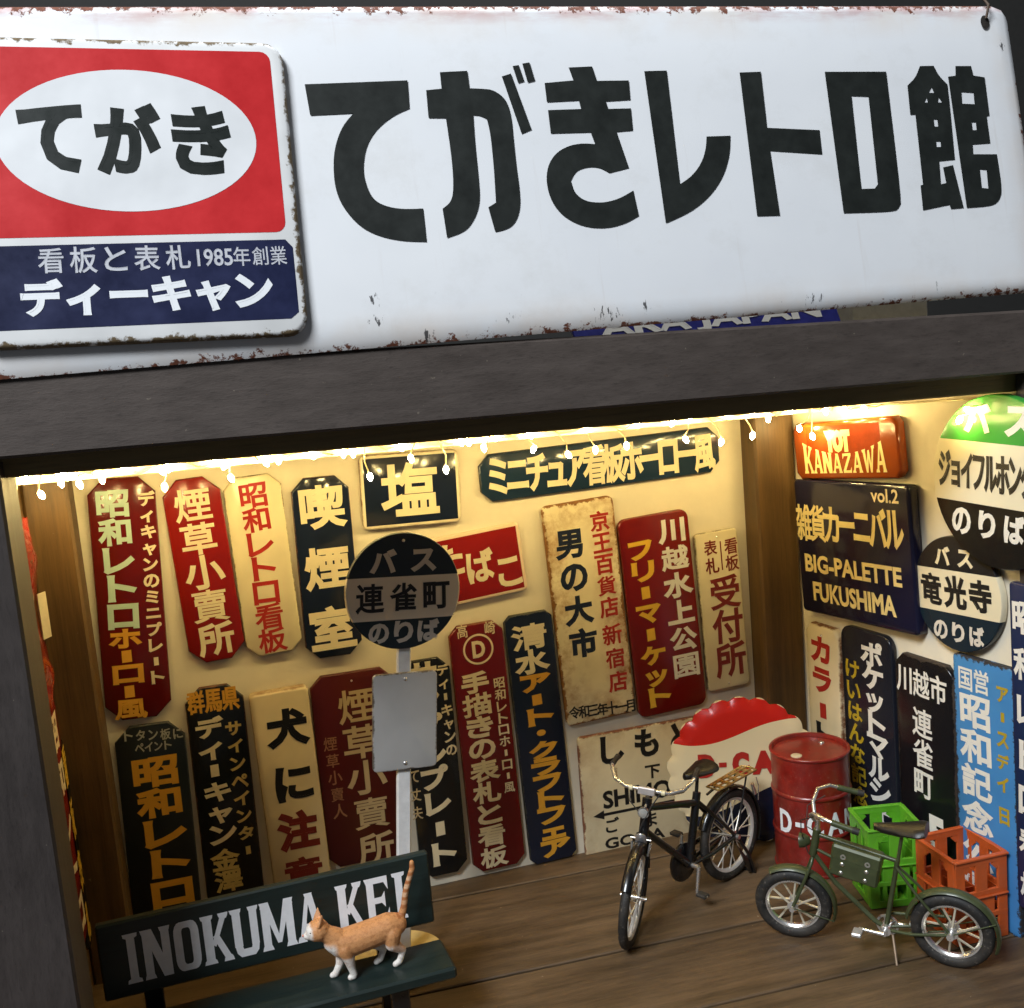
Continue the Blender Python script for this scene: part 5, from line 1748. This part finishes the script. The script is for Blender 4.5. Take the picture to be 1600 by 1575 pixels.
def olive_bike():
    b = empty("bicycle", (0.1605, -0.2125, 0.0), (R(-4), 0, R(133.6)))
    tag(b, "olive green miniature army bicycle with a panniers box inside its frame", "bicycle")
    b["label"] = "olive green miniature bicycle with a metal box inside its frame, in front of the crates"
    Rw, WB = 21.3, 84.3
    ra, fa = (0, Rw), (WB, Rw)
    bbk = (34, 15.5)
    hb, ht = (71.5, 53), (68.0, 69)
    S = steer_matrix(hb, ht, 9)
    P = lambda q, y=0: (q[0], y, q[1])
    w = make_wheel(b, Rw, 3.3, 1.9, 12, .62, 3.4, 3.6, CHROME, plain("spoke_bronze", (.74, .69, .55), .36, .55), CHROME)
    w.location = (0, 0, Rw * MM)
    w = make_wheel(b, Rw, 3.3, 1.9, 12, .62, 3.0, 3.6, CHROME, plain("spoke_bronze", (.74, .69, .55), .36, .55), CHROME)
    w.matrix_local = S @ Matrix.Translation(Vector((WB, 0, Rw)) * MM)
    tubes(b, "frame", OLIVE, [
        ([P((26.5, 57)), P((68.6, 66))], 1.25), ([P((71, 54)), P((60, 38)), P((40, 19)), P(bbk)], 1.35), ([P(bbk), P((26, 58))], 1.35), ([P(hb), P(ht)], 2.2),
        ([P((27, 54), 1.0), P((17, 42), 4.2), P(ra, 5.0)], .8), ([P((27, 54), -1.0), P((17, 42), -4.2), P(ra, -5.0)], .8),
        ([P(bbk, 1.6), P((20, 17), 4.2), P(ra, 5.0)], .9), ([P(bbk, -1.6), P((20, 17), -4.2), P(ra, -5.0)], .9),
        ([P((70, 57)), P((58, 52))], .9)])
    tubes(b, "fork", OLIVE, [([P((71.5, 52), 0), P((72, 50), 3.9), P((76, 40), 4.4), P((82, 26), 4.5), P(fa, 4.6)], 1.0), ([P((71.5, 52), 0), P((72, 50), -3.9), P((76, 40), -4.4), P((82, 26), -4.5), P(fa, -4.6)], 1.0)], S)
    fender(ra, Rw + 2.4, 3.4, 10, 200, OLIVE, b)
    fender(fa, Rw + 2.4, 3.4, 60, 200, OLIVE, b, M=S)
    tubes(b, "mudguard_stay", OLIVE, [([P((-22, 31), 3.4), P(ra, 5.4)], .35), ([P((-22, 31), -3.4), P(ra, -5.4)], .35)])
    tubes(b, "mudguard_stay", OLIVE, [([P((WB - 22, 14), 3.4), P(fa, 5.0)], .35), ([P((WB - 22, 14), -3.4), P(fa, -5.0)], .35)], S)
    bar = [(57, 19.0, 84.5), (62, 18.2, 86.0), (68, 13.5, 86.0), (70.2, 7.0, 81.5), (69.0, 1.5, 75.5), (68.5, 0, 74.5)]
    full = bar + [(p[0], -p[1], p[2]) for p in reversed(bar[:-1])]
    tubes(b, "handlebar", CHROME, [(full, 1.05), ([P((68.2, 67)), P((67.4, 75.5))], 1.4)], S)
    for s in (-1, 1):
        tubes(b, "grip", OLIVE, [([(47, s * 20.0, 81.5), (58, s * 18.9, 84.6)], 1.7)], S)
        tubes(b, "grip_end", RUBBER, [([(44.0, s * 20.3, 80.7), (47.4, s * 20.0, 81.6)], 1.95)], S)
    MB().sphere((67.4 * MM, 0, 76.6 * MM), 1.9 * MM, 12, 8).build("stem_cap", plain("stem_copper", (.62, .42, .28), .3, .8), b, smooth=60)
    tubes(b, "brake_cable", RUBBER, [([(66, 12.5, 83), (74, 9, 78), (76, 4, 68), (73, 3, 55)], .32), ([(66, -12.5, 83), (75, -8, 78), (75, -3, 68), (66, -2, 64), (40, -2, 59)], .32)])
    headlight(b, (77.5, 0, 61.5), 4.2, 5.5, OLIVE, S)
    tubes(b, "seat_post", OLIVE, [([P((26, 57)), P((23, 73.5))], .95)])
    saddle_mesh(b, 22.5, 75.5, 27, 14.5, LEATHER, 3)
    tubes(b, "saddle_rail", BLACK_PAINT, [([P((34, 73.5), 1.5), P((24, 72.5), 1.8), P((15, 74), 2.2)], .45), ([P((34, 73.5), -1.5), P((24, 72.5), -1.8), P((15, 74), -2.2)], .45)])
    # box carried in the frame
    bx = empty("frame_box", (48.0 * MM, 0, 52.0 * MM), (0, R(-11), 0))
    bx.parent = b
    MB().box((0, 0, 0), (26 * MM, 9 * MM, 18.5 * MM), bev=.0011).build("case", OLIVE, bx)
    MB().box((0, 0, 5.3 * MM), (26.5 * MM, 9.5 * MM, 8.4 * MM), bev=.0011).build("flap", plain("olive_flap", (.060, .074, .030), .38, .15, .25, 150, coat=.25), bx)
    for s in (-1, 1):
        for xx in (-6.5, 6.5):
            for zz, rr in ((3.9, 1.5), (-.9, 1.25), (-6.2, 1.2)):
                st = MB()
                st.lathe([(a * MM, c * MM) for a, c in ([(rr * .45, 0), (rr * .5, .4), (rr, .4), (rr, 0)] if zz > 3 else [(.05, .6), (rr * .7, .5), (rr, 0)])], 14)
                so = st.build("stud", plain("stud_nickel", (.60, .60, .55), .3, .85), bx, smooth=50)
                so.location = (xx * MM, s * (4.75 if zz > -2 + 3 else 4.5) * MM, zz * MM)
                so.rotation_euler = (R(90 if s < 0 else -90), 0, 0)
    crank_set(b, bbk, 6.0, 13.0, 4, 6.4, CHROME, CHROME, CHROME, plain("pedal_silver", (.70, .70, .68), .3, .6))
    MB().lathe([(a * MM, c * MM) for a, c in [(.1, -3.4), (3.0, -3.4), (3.0, 3.4), (.1, 3.4)]], 16, Matrix.Translation(Vector((bbk[0], 0, bbk[1])) * MM) @ WHEEL_M).build("bottom_bracket", CHROME, b, smooth=40)
    tubes(b, "chain_guard", OLIVE, [([P((33, 22), -4.8), P((1, 25.5), -5.8)], .9), ([P((33, 9.5), -4.8), P((1, 17), -5.8)], .5)])
    tubes(b, "kickstand", plain("stand_bronze", (.48, .36, .25), .4, .7), [([P((30, 14), 3.0), P((27, 1.0), 10.5)], .75)])
    tubes(b, "axle_nut", CHROME, [([P(ra, -7.4), P(ra, -5.2)], 1.6), ([P(ra, 5.2), P(ra, 7.8)], 1.9)])
    tubes(b, "axle_nut", CHROME, [([P(fa, -7.4), P(fa, -4.6)], 1.4), ([P(fa, 4.6), P(fa, 7.4)], 1.4)], S)
    return b


olive_bike()
